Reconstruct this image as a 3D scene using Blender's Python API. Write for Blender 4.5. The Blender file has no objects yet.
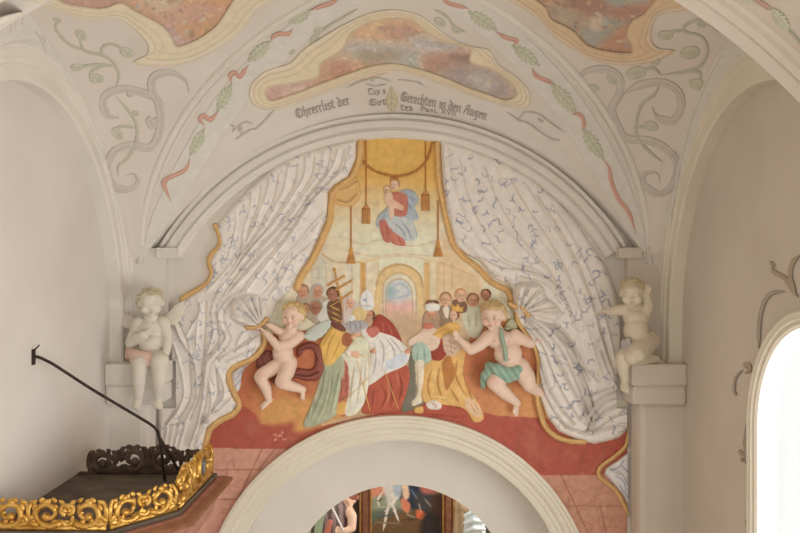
import bpy, bmesh, math, random
import numpy as np
from mathutils import Vector, Matrix
random.seed(7); RNG = np.random.default_rng(11)
COL = bpy.context.scene.collection
H = 5.2                                   # eye height above the nave floor
F = 800.0                                 # focal length in pixels of the 800 px frame
YW = 8.0                                  # distance of the chancel wall
XL, XR = -2.80, 2.72                      # side walls
def at(px, py, Y):
    return Vector(((px-400)/F*Y, Y, H+(266.5-py)/F*Y))
ORG = {}
def lin(c):
    c = np.asarray(c, float)/255.0
    return np.where(c <= .04045, c/12.92, ((c+.055)/1.055)**2.4)
PK = np.array((0.80, 0.775, 0.72))
def paint(*c):
    a = lin(c)/PK; g = a.mean()
    return np.clip(a*.80+g*np.array((1.04, 1.0, .95))*.20, 0.01, 0.9)
# ---------------------------------------------------------------- materials
def new_mat(name):
    m = bpy.data.materials.new(name); m.use_nodes = True
    nt = m.node_tree; b = nt.nodes['Principled BSDF']
    return m, nt, b
def mat_noise(name, c1, c2, scale=3.0, rough=.85, bump=.15, bscale=40, metal=0.0, detail=6, spec=.3):
    m, nt, b = new_mat(name); N = nt.nodes; L = nt.links
    tc = N.new('ShaderNodeTexCoord'); nz = N.new('ShaderNodeTexNoise')
    nz.inputs['Scale'].default_value = scale; nz.inputs['Detail'].default_value = detail
    L.new(tc.outputs['Object'], nz.inputs['Vector'])
    r = N.new('ShaderNodeValToRGB')
    r.color_ramp.elements[0].position = .32; r.color_ramp.elements[1].position = .68
    r.color_ramp.elements[0].color = (*c1, 1); r.color_ramp.elements[1].color = (*c2, 1)
    L.new(nz.outputs['Fac'], r.inputs['Fac']); L.new(r.outputs['Color'], b.inputs['Base Color'])
    n2 = N.new('ShaderNodeTexNoise'); n2.inputs['Scale'].default_value = bscale; n2.inputs['Detail'].default_value = 4
    L.new(tc.outputs['Object'], n2.inputs['Vector'])
    bp = N.new('ShaderNodeBump'); bp.inputs['Strength'].default_value = bump; bp.inputs['Distance'].default_value = .02
    L.new(n2.outputs['Fac'], bp.inputs['Height']); L.new(bp.outputs['Normal'], b.inputs['Normal'])
    b.inputs['Roughness'].default_value = rough; b.inputs['Metallic'].default_value = metal
    b.inputs['Specular IOR Level'].default_value = spec
    return m
def mat_paint(name, rough=.8, bump=.12, bscale=35, metal=0.0, amt=.10):
    m, nt, b = new_mat(name); N = nt.nodes; L = nt.links
    a = N.new('ShaderNodeAttribute'); a.attribute_name = 'Col'
    tc = N.new('ShaderNodeTexCoord'); nz = N.new('ShaderNodeTexNoise')
    nz.inputs['Scale'].default_value = 14; nz.inputs['Detail'].default_value = 8
    L.new(tc.outputs['Object'], nz.inputs['Vector'])
    mr = N.new('ShaderNodeMapRange'); mr.inputs['To Min'].default_value = 1-amt; mr.inputs['To Max'].default_value = 1+amt
    mr.inputs['From Min'].default_value = .3; mr.inputs['From Max'].default_value = .7
    L.new(nz.outputs['Fac'], mr.inputs['Value'])
    mx = N.new('ShaderNodeVectorMath'); mx.operation = 'SCALE'
    L.new(a.outputs['Color'], mx.inputs[0]); L.new(mr.outputs['Result'], mx.inputs['Scale'])
    L.new(mx.outputs['Vector'], b.inputs['Base Color'])
    n2 = N.new('ShaderNodeTexNoise'); n2.inputs['Scale'].default_value = bscale; n2.inputs['Detail'].default_value = 3
    L.new(tc.outputs['Object'], n2.inputs['Vector'])
    bp = N.new('ShaderNodeBump'); bp.inputs['Strength'].default_value = bump; bp.inputs['Distance'].default_value = .012
    L.new(n2.outputs['Fac'], bp.inputs['Height']); L.new(bp.outputs['Normal'], b.inputs['Normal'])
    b.inputs['Roughness'].default_value = rough; b.inputs['Metallic'].default_value = metal
    b.inputs['Specular IOR Level'].default_value = .25
    return m
M = {}
M['plaster'] = mat_noise('wall_plaster', (.745, .70, .645), (.81, .77, .72), 1.1, .9, .10, 25)
M['plaster_shaded'] = mat_noise('wall_plaster_shaded', (.66, .585, .505), (.73, .655, .575), 1.0, .9, .10, 25)  # darker plaster: shade of right side and near arch mixed into its colour
M['vault'] = mat_noise('vault_plaster', (.76, .695, .63), (.82, .76, .70), 1.3, .9, .10, 22)
M['stucco'] = mat_noise('stucco_white', (.79, .75, .685), (.845, .805, .74), 2.2, .8, .08, 30)
M['cream'] = mat_noise('arch_cream', (.78, .72, .60), (.84, .78, .66), 2.0, .85, .06, 30)
M['statue'] = mat_paint('statue_stucco', .6, .05, 60, amt=.04)
M['paint'] = mat_paint('lime_paint')
M['limewash'] = mat_paint('faded_limewash', .85, .06, 30, amt=.035)
M['fabric'] = mat_paint('painted_stucco_cloth', .65, .10, 45, amt=.05)
M['skin'] = mat_paint('painted_stucco_skin', .5, .04, 60, amt=.03)
M['gold'] = mat_noise('gilding', (.50, .26, .045), (.86, .55, .16), 16, .36, .35, 60, metal=.85, spec=.5)
M['darkwood'] = mat_noise('dark_wood', (.085, .058, .042), (.15, .105, .072), 9, .75, .3, 50)
M['topwood'] = mat_noise('dusty_board', (.10, .078, .06), (.18, .142, .11), 5, .85, .3, 30)
M['marbled'] = mat_noise('marbled_wood', (.36, .13, .09), (.55, .27, .20), 6, .5, .1, 30, detail=10)
M['brownwood'] = mat_noise('brown_wood', (.22, .09, .045), (.34, .15, .08), 12, .5, .15, 40)
M['iron'] = mat_noise('wrought_iron', (.035, .026, .022), (.075, .055, .045), 20, .6, .3, 80, metal=.5)
M['floor'] = mat_noise('stone_floor', (.36, .29, .23), (.46, .38, .30), 2, .7, .1, 20)
M['mirror'] = mat_noise('grey_glass', (.10, .11, .12), (.22, .23, .25), 30, .15, .02, 30, metal=.6)
# ---------------------------------------------------------------- object helpers
def mk(name, verts, faces, mat, parent=None, cols=None, smooth=True, loc=None):
    V = np.asarray(verts, np.float64).reshape(-1, 3)
    if parent is not None: o0 = np.array(ORG[parent.name])
    elif loc is not None: o0 = np.array(loc, float)
    else:
        mn, mx = V.min(0), V.max(0); o0 = np.array([(mn[0]+mx[0])/2, (mn[1]+mx[1])/2, mn[2]])
    me = bpy.data.meshes.new(name)
    V = V-o0
    if isinstance(faces, np.ndarray) and faces.ndim == 2:
        k = faces.shape[1]
        me.vertices.add(len(V)); me.vertices.foreach_set('co', V.astype(np.float32).ravel())
        me.loops.add(faces.size); me.loops.foreach_set('vertex_index', faces.astype(np.int32).ravel())
        me.polygons.add(len(faces))
        me.polygons.foreach_set('loop_start', np.arange(0, faces.size, k, dtype=np.int32))
        me.update(calc_edges=True); me.validate()
    else:
        me.from_pydata([tuple(v) for v in V], [], [tuple(f) for f in faces]); me.update()
    if cols is not None:
        ca = me.color_attributes.new('Col', 'FLOAT_COLOR', 'POINT')
        c4 = np.ones((len(V), 4), np.float32); c4[:, :3] = cols
        ca.data.foreach_set('color', c4.ravel())
    me.polygons.foreach_set('use_smooth', np.full(len(me.polygons), smooth))
    me.materials.append(mat)
    o = bpy.data.objects.new(name, me); COL.objects.link(o)
    if parent is not None: o.parent = parent
    else: o.location = o0
    ORG[o.name] = tuple(o0)
    return o
def thing(name, label, cat, loc, group=None):
    o = bpy.data.objects.new(name, None); COL.objects.link(o); o.empty_display_size = .1
    o.location = loc; ORG[o.name] = tuple(loc)
    return tag(o, label, cat, group)
def tag(o, label, cat=None, group=None):
    o['label'] = label
    if cat: o['category'] = cat
    if group: o['group'] = group
    return o
def struct(o):
    o['kind'] = 'structure'; return o
def box_vf(x0, x1, y0, y1, z0, z1, b=0):
    bm = bmesh.new()
    bmesh.ops.create_cube(bm, size=1)
    for v in bm.verts:
        v.co = Vector(((x0+x1)/2+v.co.x*(x1-x0), (y0+y1)/2+v.co.y*(y1-y0), (z0+z1)/2+v.co.z*(z1-z0)))
    if b: bmesh.ops.bevel(bm, geom=bm.edges[:], offset=b, segments=2, affect='EDGES', profile=.6)
    return bm_vf(bm)
def bm_vf(bm):
    bm.verts.ensure_lookup_table()
    for i, v in enumerate(bm.verts): v.index = i
    V = [tuple(v.co) for v in bm.verts]; Fc = [tuple(v.index for v in f.verts) for f in bm.faces]
    bm.free(); return V, Fc
def join_vf(*parts):
    V, Fc = [], []
    for v, f in parts:
        n = len(V); V += [tuple(p) for p in v]; Fc += [tuple(i+n for i in q) for q in f]
    return V, Fc
def spline(pts, n=8, closed=False):
    P = np.asarray(pts, float); m = len(P)
    if m < 3 and not closed: 
        t = np.linspace(0, 1, n+1)[:, None]; return P[0]*(1-t)+P[-1]*t
    out = []
    for i in range(m if closed else m-1):
        if closed: p0, p1, p2, p3 = P[(i-1) % m], P[i], P[(i+1) % m], P[(i+2) % m]
        else: p0, p1, p2, p3 = P[max(i-1, 0)], P[i], P[i+1], P[min(i+2, m-1)]
        t = np.linspace(0, 1, n, endpoint=False)[:, None]
        out.append(.5*(2*p1+(p2-p0)*t+(2*p0-5*p1+4*p2-p3)*t**2+(-p0+3*p1-3*p2+p3)*t**3))
    R = np.vstack(out)
    if not closed: R = np.vstack([R, P[-1:]])
    return R
def tube_vf(pts, radii, seg=8, flat=1.0, nrm=None, caps=True):
    """tube along pts; nrm gives the direction in which the section is scaled by flat"""
    P = [Vector(p) for p in pts]; n = len(P)
    if np.isscalar(radii): radii = [radii]*n
    V, Fc = [], []; up = None
    for i in range(n):
        t = (P[min(i+1, n-1)]-P[max(i-1, 0)]).normalized()
        if nrm is not None: a = Vector(nrm)-t*t.dot(Vector(nrm))
        else:
            if up is None: up = Vector((0, 0, 1)) if abs(t.z) < .9 else Vector((1, 0, 0))
            a = up-t*t.dot(up); 
        a.normalize(); up = a; b = t.cross(a)
        for k in range(seg):
            th = 2*math.pi*k/seg
            V.append(tuple(P[i]+a*(math.cos(th)*radii[i]*flat)+b*(math.sin(th)*radii[i])))
    for i in range(n-1):
        for k in range(seg):
            Fc.append((i*seg+k, i*seg+(k+1) % seg, (i+1)*seg+(k+1) % seg, (i+1)*seg+k))
    if caps:
        Fc.append(tuple(range(seg-1, -1, -1))); Fc.append(tuple((n-1)*seg+k for k in range(seg)))
    return V, Fc
def sweep_vf(path, prof_fn, closed_prof=False):
    """grid from path points: prof_fn(i, p) -> list of 3d points"""
    rows = [prof_fn(i, p) for i, p in enumerate(path)]
    k = len(rows[0]); V = [tuple(q) for r in rows for q in r]; Fc = []
    for i in range(len(rows)-1):
        for j in range(k if closed_prof else k-1):
            j2 = (j+1) % k
            Fc.append((i*k+j, i*k+j2, (i+1)*k+j2, (i+1)*k+j))
    if closed_prof:
        Fc.append(tuple(range(k-1, -1, -1))); Fc.append(tuple((len(rows)-1)*k+j for j in range(k)))
    return V, Fc
# ---------------------------------------------------------------- painted relief raster
def lownoise(h, w, cell, seed):
    r = np.random.default_rng(seed); g = r.standard_normal((int(h/cell)+3, int(w/cell)+3))
    y = np.linspace(0, h/cell, h); x = np.linspace(0, w/cell, w)
    yi = y.astype(int); xi = x.astype(int); fy = (y-yi)[:, None]; fx = (x-xi)[None]
    fy = fy*fy*(3-2*fy); fx = fx*fx*(3-2*fx)
    a = g[yi][:, xi]; b = g[yi][:, xi+1]; c = g[yi+1][:, xi]; d = g[yi+1][:, xi+1]
    return (a*(1-fx)+b*fx)*(1-fy)+(c*(1-fx)+d*fx)*fy
class Canvas:
    def __init__(s, x0, y0, x1, y1, res=.6, base=None):
        s.x0, s.y0, s.res = x0, y0, res
        s.xs = np.arange(x0, x1+res, res); s.ys = np.arange(y0, y1+res, res)
        s.h, s.w = len(s.ys), len(s.xs)
        s.c = np.zeros((s.h, s.w, 3)); s.z = np.zeros((s.h, s.w)); s.m = np.zeros((s.h, s.w), bool)
        if base is not None: s.c[:] = base; s.m[:] = True
    def _win(s, P, pad):
        a = max(int((P[:, 0].min()-pad-s.x0)/s.res), 0); b = min(int((P[:, 0].max()+pad-s.x0)/s.res)+2, s.w)
        c = max(int((P[:, 1].min()-pad-s.y0)/s.res), 0); d = min(int((P[:, 1].max()+pad-s.y0)/s.res)+2, s.h)
        if b <= a or d <= c: return None
        X, Y = np.meshgrid(s.xs[a:b], s.ys[c:d]); return slice(c, d), slice(a, b), X, Y
    @staticmethod
    def _inside(P, X, Y):
        r = np.zeros(X.shape, bool); n = len(P)
        for i in range(n):
            x1, y1 = P[i]; x2, y2 = P[(i+1) % n]
            if y1 == y2: continue
            c = ((Y < y1) != (Y < y2)); r ^= c & (X < (x2-x1)*(Y-y1)/(y2-y1)+x1)
        return r
    @staticmethod
    def _dist(P, X, Y, closed=False):
        D = np.full(X.shape, 1e9); T = np.zeros(X.shape); n = len(P); m = n if closed else n-1
        L = 0; seg = [np.hypot(*(P[(i+1) % n]-P[i])) for i in range(m)]; tot = sum(seg) or 1
        for i in range(m):
            a = P[i]; d = P[(i+1) % n]-a; l2 = d@d or 1e-9
            t = np.clip(((X-a[0])*d[0]+(Y-a[1])*d[1])/l2, 0, 1)
            e = (X-a[0]-t*d[0])**2+(Y-a[1]-t*d[1])**2
            k = e < D; D[k] = e[k]; T[k] = (L+t[k]*seg[i])/tot; L += seg[i]
        return np.sqrt(D), T
    def poly(s, pts, col=None, puff=0, soft=4, sm=True, mask=True, edge=None, z0=0, alpha=1, feather=0):
        P = spline(pts, 6, True) if sm else np.asarray(pts, float)
        w = s._win(P, max(2, feather)); 
        if w is None: return s
        sy, sx, X, Y = w; ins = s._inside(P, X, Y)
        if puff or edge is not None or feather: D, _ = s._dist(P, X, Y, True)
        if mask: s.m[sy, sx] |= ins
        if col is not None:
            a = ins*alpha
            if feather: a = np.clip(np.where(ins, D, -D)/feather*.5+.5, 0, 1)*alpha*(s.m[sy, sx])
            s.c[sy, sx] = s.c[sy, sx]*(1-a[..., None])+np.asarray(col)*a[..., None]
        if edge is not None:
            a = np.clip(1-D/edge[1], 0, 1)*ins*edge[2]
            s.c[sy, sx] = s.c[sy, sx]*(1-a[..., None])+np.asarray(edge[0])*a[..., None]
        if puff or z0:
            t = np.clip(D/soft, 0, 1) if puff else 0
            hh = z0+puff*np.sqrt(1-(1-t)**2)
            s.z[sy, sx] = np.where(ins, np.maximum(s.z[sy, sx], hh), s.z[sy, sx])
        return s
    def stroke(s, pts, wd, col=None, alpha=1, dz=0, sm=True, taper=0, mask=False, soft=.5, gauss=False, only=True):
        P = spline(pts, 6) if (sm and len(pts) > 2) else np.asarray(pts, float)
        w = s._win(P, wd*(2 if gauss else .6)+1)
        if w is None: return s
        sy, sx, X, Y = w; D, T = s._dist(P, X, Y)
        ww = wd*.5*(np.ones_like(T) if not taper else np.clip(np.minimum(T, 1-T)*2/max(taper, 1e-3), .15, 1))
        a = np.exp(-(D/ww)**2) if gauss else np.clip((ww-D)/soft+.5, 0, 1)
        if mask: s.m[sy, sx] |= D <= ww
        if only and not mask: a = a*s.m[sy, sx]
        if col is not None:
            q = (a*alpha)[..., None]; s.c[sy, sx] = s.c[sy, sx]*(1-q)+np.asarray(col)*q
        if dz: s.z[sy, sx] += dz*(a if gauss else a*np.sqrt(np.clip(1-(D/np.maximum(ww, .01))**2, 0, 1)))
        return s
    def dab(s, x, y, r, col, puff=0, ry=None, alpha=1, mask=True, rot=0):
        ry = ry or r; t = np.linspace(0, 2*np.pi, 18, endpoint=False)
        cx, cy = r*np.cos(t), ry*np.sin(t); c, d = math.cos(rot), math.sin(rot)
        return s.poly(np.c_[x+cx*c-cy*d, y+cx*d+cy*c], col, puff, min(r, ry), sm=False, mask=mask, alpha=alpha)
    def cut(s, fn):
        X, Y = np.meshgrid(s.xs, s.ys); s.m &= ~fn(X, Y); return s
    def brush(s, n, seed, lo=.8, hi=1.2, ln=6, alpha=.4, wd=1.6, ang=1.57, spread=.6):
        r = np.random.default_rng(seed); ys, xs = np.nonzero(s.m)
        for i in r.integers(0, len(ys), n):
            x, y = s.xs[xs[i]], s.ys[ys[i]]; a = ang+r.normal()*spread; l = ln*r.uniform(.5, 1.2)
            k = s.c[ys[i], xs[i]]*r.uniform(lo, hi)*np.array((1+.05*r.normal(), 1, 1+.05*r.normal()))
            d = np.array((math.cos(a), math.sin(a)))*l*.5; p = np.array((x, y)); b = np.array((-d[1], d[0]))*r.normal()*.25
            s.stroke([p-d, p+b, p+d], wd*r.uniform(.6, 1.3), np.clip(k, .01, .92), alpha, taper=.6)
        return s
    def noise(s, amt, cell=5, seed=1):
        n = lownoise(s.h, s.w, cell/s.res, seed)*.6+lownoise(s.h, s.w, cell*.35/s.res, seed+5)*.4
        s.c *= (1+amt*n)[..., None]; return s
    def mottle(s, col, amt, cell, seed):
        n = np.clip(lownoise(s.h, s.w, cell/s.res, seed), 0, 1.5)*amt
        s.c = s.c*(1-n[..., None])+np.asarray(col)*n[..., None]; return s
    def build(s, name, mapping, mat, parent=None, lift=.004, sink=.012):
        m = s.m.copy(); ring = m.copy()
        for dy, dx in ((0, 1), (0, -1), (1, 0), (-1, 0), (1, 1), (-1, -1), (1, -1), (-1, 1)):
            ring |= np.roll(np.roll(m, dy, 0), dx, 1)
        ring[0] &= m[0]; ring[-1] &= m[-1]; ring[:, 0] &= m[:, 0]; ring[:, -1] &= m[:, -1]
        only = ring & ~m
        z = np.where(m, s.z+lift, -sink); c = s.c.copy()
        acc = np.zeros_like(c); cnt = np.zeros(m.shape)
        for dy, dx in ((0, 1), (0, -1), (1, 0), (-1, 0), (1, 1), (-1, -1), (1, -1), (-1, 1)):
            mm = np.roll(np.roll(m, dy, 0), dx, 1); cc = np.roll(np.roll(s.c, dy, 0), dx, 1)
            acc += cc*mm[..., None]; cnt += mm
        c[only] = acc[only]/np.maximum(cnt[only], 1)[:, None]
        X, Y = np.meshgrid(s.xs, s.ys); idx = -np.ones(m.shape, int); idx[ring] = np.arange(ring.sum())
        V = mapping(X[ring], Y[ring], z[ring])
        q = ring[:-1, :-1] & ring[1:, :-1] & ring[1:, 1:] & ring[:-1, 1:]
        q &= (m[:-1, :-1] | m[1:, :-1] | m[1:, 1:] | m[:-1, 1:])
        Fq = np.stack([idx[:-1, :-1][q], idx[1:, :-1][q], idx[1:, 1:][q], idx[:-1, 1:][q]], 1)
        return mk(name, V, Fq, mat, parent, cols=np.clip(c[ring], 0.005, .95))
def plane_map(Y0):
    def f(px, py, h):
        Y = Y0-h; return np.stack([(px-400)/F*Y, Y, H+(266.5-py)/F*Y], 1)
    return f
wall_map = plane_map(YW)
def right_map(px, py, h):
    X = XR-h; Y = X*F/(px-400); return np.stack([X, Y, H+(266.5-py)/F*Y], 1)
# ---------------------------------------------------------------- vault surface
YC, AY, AXL, AXR = 5.9, 1.95, 2.55, 2.45
def shape(s, k=.8):
    c = math.sqrt(1-k*k); return (np.sqrt(np.clip(1-(k*s)**2, 0, 1))-c)/(1-c)
def zg(t): return .09+2.13*np.sqrt(np.clip(1-t*t, 0, 1))-4*np.maximum(0, t-.985)
def vault_z(x, y):
    tf = np.abs(y-YC)/AY; ts = np.where(x < 0, -x/AXL, x/AXR)
    t = np.maximum(np.maximum(tf, ts), 1e-6); far = tf >= ts
    s = np.where(far, ts, tf)/t
    cr = np.where(far, 2.22-.74*(t/1.077)**1.8, 2.22-.60*t**1.8)
    g = zg(t)
    return H+g+(cr-g)*shape(s)
def vault_map(px, py, h):
    dx = (px-400)/F; dz = (266.5-py)/F
    f = lambda Y: H+dz*Y-vault_z(dx*Y, Y)
    lo = np.full(px.shape, 4.0); hi = np.full(px.shape, 8.1); found = np.zeros(px.shape, bool)
    ysn = np.linspace(4.0, 8.1, 120); prev = f(np.full(px.shape, ysn[0]))
    for a, b in zip(ysn[:-1], ysn[1:]):
        cur = f(np.full(px.shape, b)); k = (~found) & (cur >= 0) & (prev < 0)
        lo[k] = a; hi[k] = b; found |= k; prev = cur
    for _ in range(24):
        mid = (lo+hi)/2; k = f(mid) >= 0; hi = np.where(k, mid, hi); lo = np.where(k, lo, mid)
    Y = (lo+hi)/2
    L = np.sqrt(dx*dx+dz*dz+1); Yp = Y-h*1.6/L
    return np.stack([dx*Yp, Yp, H+dz*Yp], 1)
# ================================================================= the setting
def circ(cx, cy, R, a0, a1, n):
    return [(cx+R*math.sin(a), cy-R*math.cos(a)) for a in np.linspace(a0, a1, n)]
def arch_wall(name, Y, half_out, ztop, cx, zc, R, mat, xa, xb, depth, z0=0.0):
    """frontal wall with a round-headed opening (centre cx, zc, radius R, jambs to z0), with a reveal of the given depth"""
    arc = [(cx+R*math.sin(a), zc+R*math.cos(a)) for a in np.linspace(-math.pi/2, math.pi/2, 73)]
    pts = [(cx-R, z0)]+arc+[(cx+R, z0)]
    V, Fc = [], []
    for (x, z) in pts: V.append((x, Y, z))
    n = len(pts)
    for (x, z) in pts: V.append((x, Y+depth, z))
    for i in range(n-1): Fc.append((i, i+1, n+i+1, n+i))
    # outer ring points: project to the border rectangle
    for (x, z) in pts:
        if z <= z0+1e-6: V.append((xa if x < cx else xb, Y, z0))
        else:
            dx, dz = x-cx, z-zc; k = 1e9
            if dx < -1e-6: k = min(k, (xa-cx)/dx)
            if dx > 1e-6: k = min(k, (xb-cx)/dx)
            if dz > 1e-6: k = min(k, (ztop-zc)/dz)
            V.append((cx+dx*k, Y, zc+dz*k))
    for i in range(n-1): Fc.append((i, i+1, 2*n+i+1, 2*n+i))
    for xs, zs in ((xa, ztop), (xb, ztop)):
        i = len(V); V.append((xs, Y, zs))
        best = [j for j in range(n-1) if ((V[2*n+j][0] == xs) != (V[2*n+j+1][0] == xs)) and V[2*n+j][2] > zc]
        for j in best:
            if abs(V[2*n+j][0]-xs) < 1.5 or abs(V[2*n+j+1][0]-xs) < 1.5: Fc.append((2*n+j, 2*n+j+1, i))
    return struct(mk(name, V, Fc, mat, smooth=False))
ZS = H-.0
CA = at(399, 610, YW)                                   # centre of the chancel arch
arch_wall('wall_back', YW, 0, H+2.6, CA.x, CA.z, 1.70, M['plaster'], XL-.3, XR+.3, .42)
CB = at(399.5, 596, YW+.42); RB = 1.11*(YW+.42)/8
arch_wall('wall_chancel', YW+.42, 0, H+.4, CB.x, CB.z, RB, M['stucco'], -2.6, 2.6, .30)
# moulding round the chancel arch: stepped profile (radius offset, projection)
PROF = [(1.955, -.02), (1.955, .075), (1.925, .085), (1.915, .07), (1.885, .07), (1.878, .055), (1.85, .06), (1.825, .048), (1.815, .03),
        (1.775, .03), (1.765, .018), (1.72, .018), (1.70, .012), (1.695, -.05)]
ang = np.linspace(-math.pi/2, math.pi/2, 97)
path = [('j', -1.0)]+[('a', a) for a in ang]+[('j', 1.0)]
def prof_arch(i, p):
    if p[0] == 'j':
        return [(CA.x+p[1]*r, YW-o, 0.0) for r, o in PROF]
    return [(CA.x+r*math.sin(p[1]), YW-o, CA.z+r*math.cos(p[1])) for r, o in PROF]
V, Fc = sweep_vf(path, prof_arch); struct(mk('trim_1', V, Fc, M['cream'], smooth=False))
# big wall arch over the fresco
WC = at(393, 386, YW)
PROF2 = [(2.70, -.03), (2.70, .10), (2.668, .105), (2.660, .05), (2.646, .05), (2.640, .085), (2.575, .088), (2.566, .045), (2.552, .045),
         (2.545, .07), (2.50, .06), (2.485, .045), (2.475, .03), (2.47, -.02)]
a_end = math.asin(2.29/2.68)
ang2 = np.linspace(-a_end, a_end, 97)
V, Fc = sweep_vf(list(ang2), lambda i, a: [(WC.x+r*math.sin(a), YW-o, WC.z+r*math.cos(a)) for r, o in PROF2])
struct(mk('trim_2', V, Fc, M['stucco'], smooth=False))
# floor, nave and chancel shell (the nave stays open behind the eye)
struct(mk('floor', *box_vf(-3.6, 3.6, -4.5, 13.2, -.12, 0), M['floor'], smooth=False))
struct(mk('wall_left', *box_vf(XL-.3, XL, -4.0, YW, 0, H+2.6), M['plaster'], smooth=False))
# right wall with its window openings
def wall_with_windows(name, X, thick, y0, y1, ztop, wins, mat):
    """wall in the plane x = X facing -x; each window: centre y, radius, spring z, sill z"""
    V, Fc = [], []
    edges = [y0]
    for i, w in enumerate(wins): edges.append((w[0]+wins[i+1][0])/2 if i+1 < len(wins) else y1)
    def q(*p):
        n = len(V); V.extend(p); Fc.append(tuple(range(n, n+len(p))))
    for (yc, r, zs, z0), ya, yb in zip(wins, edges[:-1], edges[1:]):
        q((X, ya, 0), (X, yb, 0), (X, yb, z0), (X, ya, z0))
        arc = [(yc-r*math.cos(a), zs+r*math.sin(a)) for a in np.linspace(0, math.pi, 49)]
        q((X, ya, z0), (X, yc-r, z0), (X, yc-r, zs), (X, ya, zs)); q((X, yc+r, z0), (X, yb, z0), (X, yb, zs), (X, yc+r, zs))
        def proj(y, z):
            dy, dz = y-yc, z-zs; k = 1e9
            if dy < -1e-6: k = min(k, (ya-yc)/dy)
            if dy > 1e-6: k = min(k, (yb-yc)/dy)
            if dz > 1e-6: k = min(k, (ztop-zs)/dz)
            return (X, yc+dy*k, zs+dz*k)
        for a, b in zip(arc[:-1], arc[1:]):
            pa, pb = proj(*a), proj(*b); q((X, *a), (X, *b), pb, pa)
            if abs(pa[1]-ya) < 1e-6 and abs(pb[2]-ztop) < 1e-6 and abs(pb[1]-ya) > 1e-6: q(pa, pb, (X, ya, ztop))
            if abs(pb[1]-yb) < 1e-6 and abs(pa[2]-ztop) < 1e-6 and abs(pa[1]-yb) > 1e-6: q(pa, pb, (X, yb, ztop))
        ring = [(yc-r, z0)]+arc+[(yc+r, z0)]
        for a, b in zip(ring, ring[1:]+ring[:1]): q((X, *a), (X, *b), (X+thick, *b), (X+thick, *a))
    return struct(mk(name, V, Fc, mat, smooth=False))
W1 = (5.22, .88, H-1.22, H-3.55)
W2 = (1.20, .90, H-1.22, H-3.55)
W3 = (-2.4, .90, H-1.22, H-3.55)
wall_with_windows('wall_right', XR, .08, -4.0, YW, H+2.6, [W3, W2, W1], M['plaster_shaded'])
def window(idx, w, label):
    yc, r, zs, z0 = w
    arc = [(yc-math.cos(a), math.sin(a)) for a in np.linspace(0, math.pi, 61)]
    PR = [(1.075, -.03), (1.075, .045), (1.05, .06), (1.02, .05), (1.0, .05), (.985, .03), (.96, .035), (.935, .02), (.93, -.08)]
    def prof(i, p):
        if p[0] == 'd': return [(XR-o, yc+p[1]*k*r, z0) for k, o in PR]
        return [(XR-o, yc-k*r*math.cos(p[1]), zs+k*r*math.sin(p[1])) for k, o in PR]
    path = [('d', -1)]+[('a', a) for a in np.linspace(0, math.pi, 61)]+[('d', 1)]
    V, Fc = sweep_vf(path, prof)
    win = bpy.data.objects.new('window_%d' % idx, None); COL.objects.link(win); win.location = (XR, yc, z0); ORG[win.name] = (XR, yc, z0)
    struct(win)
    mk('frame', V, Fc, M['cream'], win, smooth=False)
    mk('sill', *box_vf(XR-.10, XR+.08, yc-r*1.1, yc+r*1.1, z0-.08, z0), M['cream'], win, smooth=False)
    # leaded glass pane
    n = 40; rr = r*.95
    P = [(yc-rr, z0)]+[(yc-rr*math.cos(a), zs+rr*math.sin(a)) for a in np.linspace(0, math.pi, n)]+[(yc+rr, z0)]
    V = [(XR+.05, y, z) for y, z in P]+[(XR+.056, y, z) for y, z in P]; k = len(P)
    Fc = [tuple(range(k)), tuple(range(2*k-1, k-1, -1))]+[(i, (i+1) % k, k+(i+1) % k, k+i) for i in range(k)]
    mk('pane', V, Fc, M['glass'], win, smooth=False)
    return win
m, nt, b = new_mat('window_glass'); N = nt.nodes; L = nt.links
tr = N.new('ShaderNodeBsdfTransparent'); tr.inputs['Color'].default_value = (.97, .985, .99, 1)
gl = N.new('ShaderNodeBsdfGlossy'); gl.inputs['Roughness'].default_value = .05
nz = N.new('ShaderNodeTexNoise'); nz.inputs['Scale'].default_value = 5
lw = N.new('ShaderNodeMath'); lw.operation = 'MULTIPLY'; lw.inputs[1].default_value = .08
mx = N.new('ShaderNodeMixShader'); L.new(nz.outputs['Fac'], lw.inputs[0]); L.new(lw.outputs[0], mx.inputs[0])
L.new(tr.outputs[0], mx.inputs[1]); L.new(gl.outputs[0], mx.inputs[2]); L.new(mx.outputs[0], nt.nodes['Material Output'].inputs['Surface'])
M['glass'] = m
window(1, W1, ''); window(2, W2, ''); window(3, W3, '')
# vault: four cells on a param grid, springing from the corners
def vault_mesh():
    V, Fc = [], []
    T = np.concatenate([np.linspace(0, .8, 33), np.linspace(.82, 1.0, 22)])
    for cell in ('far', 'near', 'left', 'right'):
        tt = np.concatenate([T, [1.03, 1.077, 1.10]]) if cell == 'far' else (T[T <= .975] if cell == 'near' else np.concatenate([T, [1.03, 1.06]]))
        S = np.linspace(-1, 1, 61); n0 = len(V); 
        for t in tt:
            for s in S:
                if cell in ('far', 'near'):
                    y = YC+AY*t*(1 if cell == 'far' else -1); x = s*t*(AXR if s > 0 else AXL)
                else:
                    x = t*(AXR if cell == 'right' else -AXL); y = YC+AY*t*s
                z = float(vault_z(np.array(x), np.array(y)))
                if y < 4.8:                                  # the near web rises to meet the transverse arch
                    k_ = min((4.8-y)/.6, 1); za = H-1.345+math.sqrt(max(3.16**2-(x+.30)**2, 0))+.03; z = max(z, z*(1-k_)+za*k_)
                V.append((x, y, z))
        k = len(S)
        for i in range(len(tt)-1):
            for j in range(k-1):
                Fc.append((n0+i*k+j, n0+i*k+j+1, n0+(i+1)*k+j+1, n0+(i+1)*k+j))
    return V, Fc
struct(mk('ceiling', *vault_mesh(), M['vault']))
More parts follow.
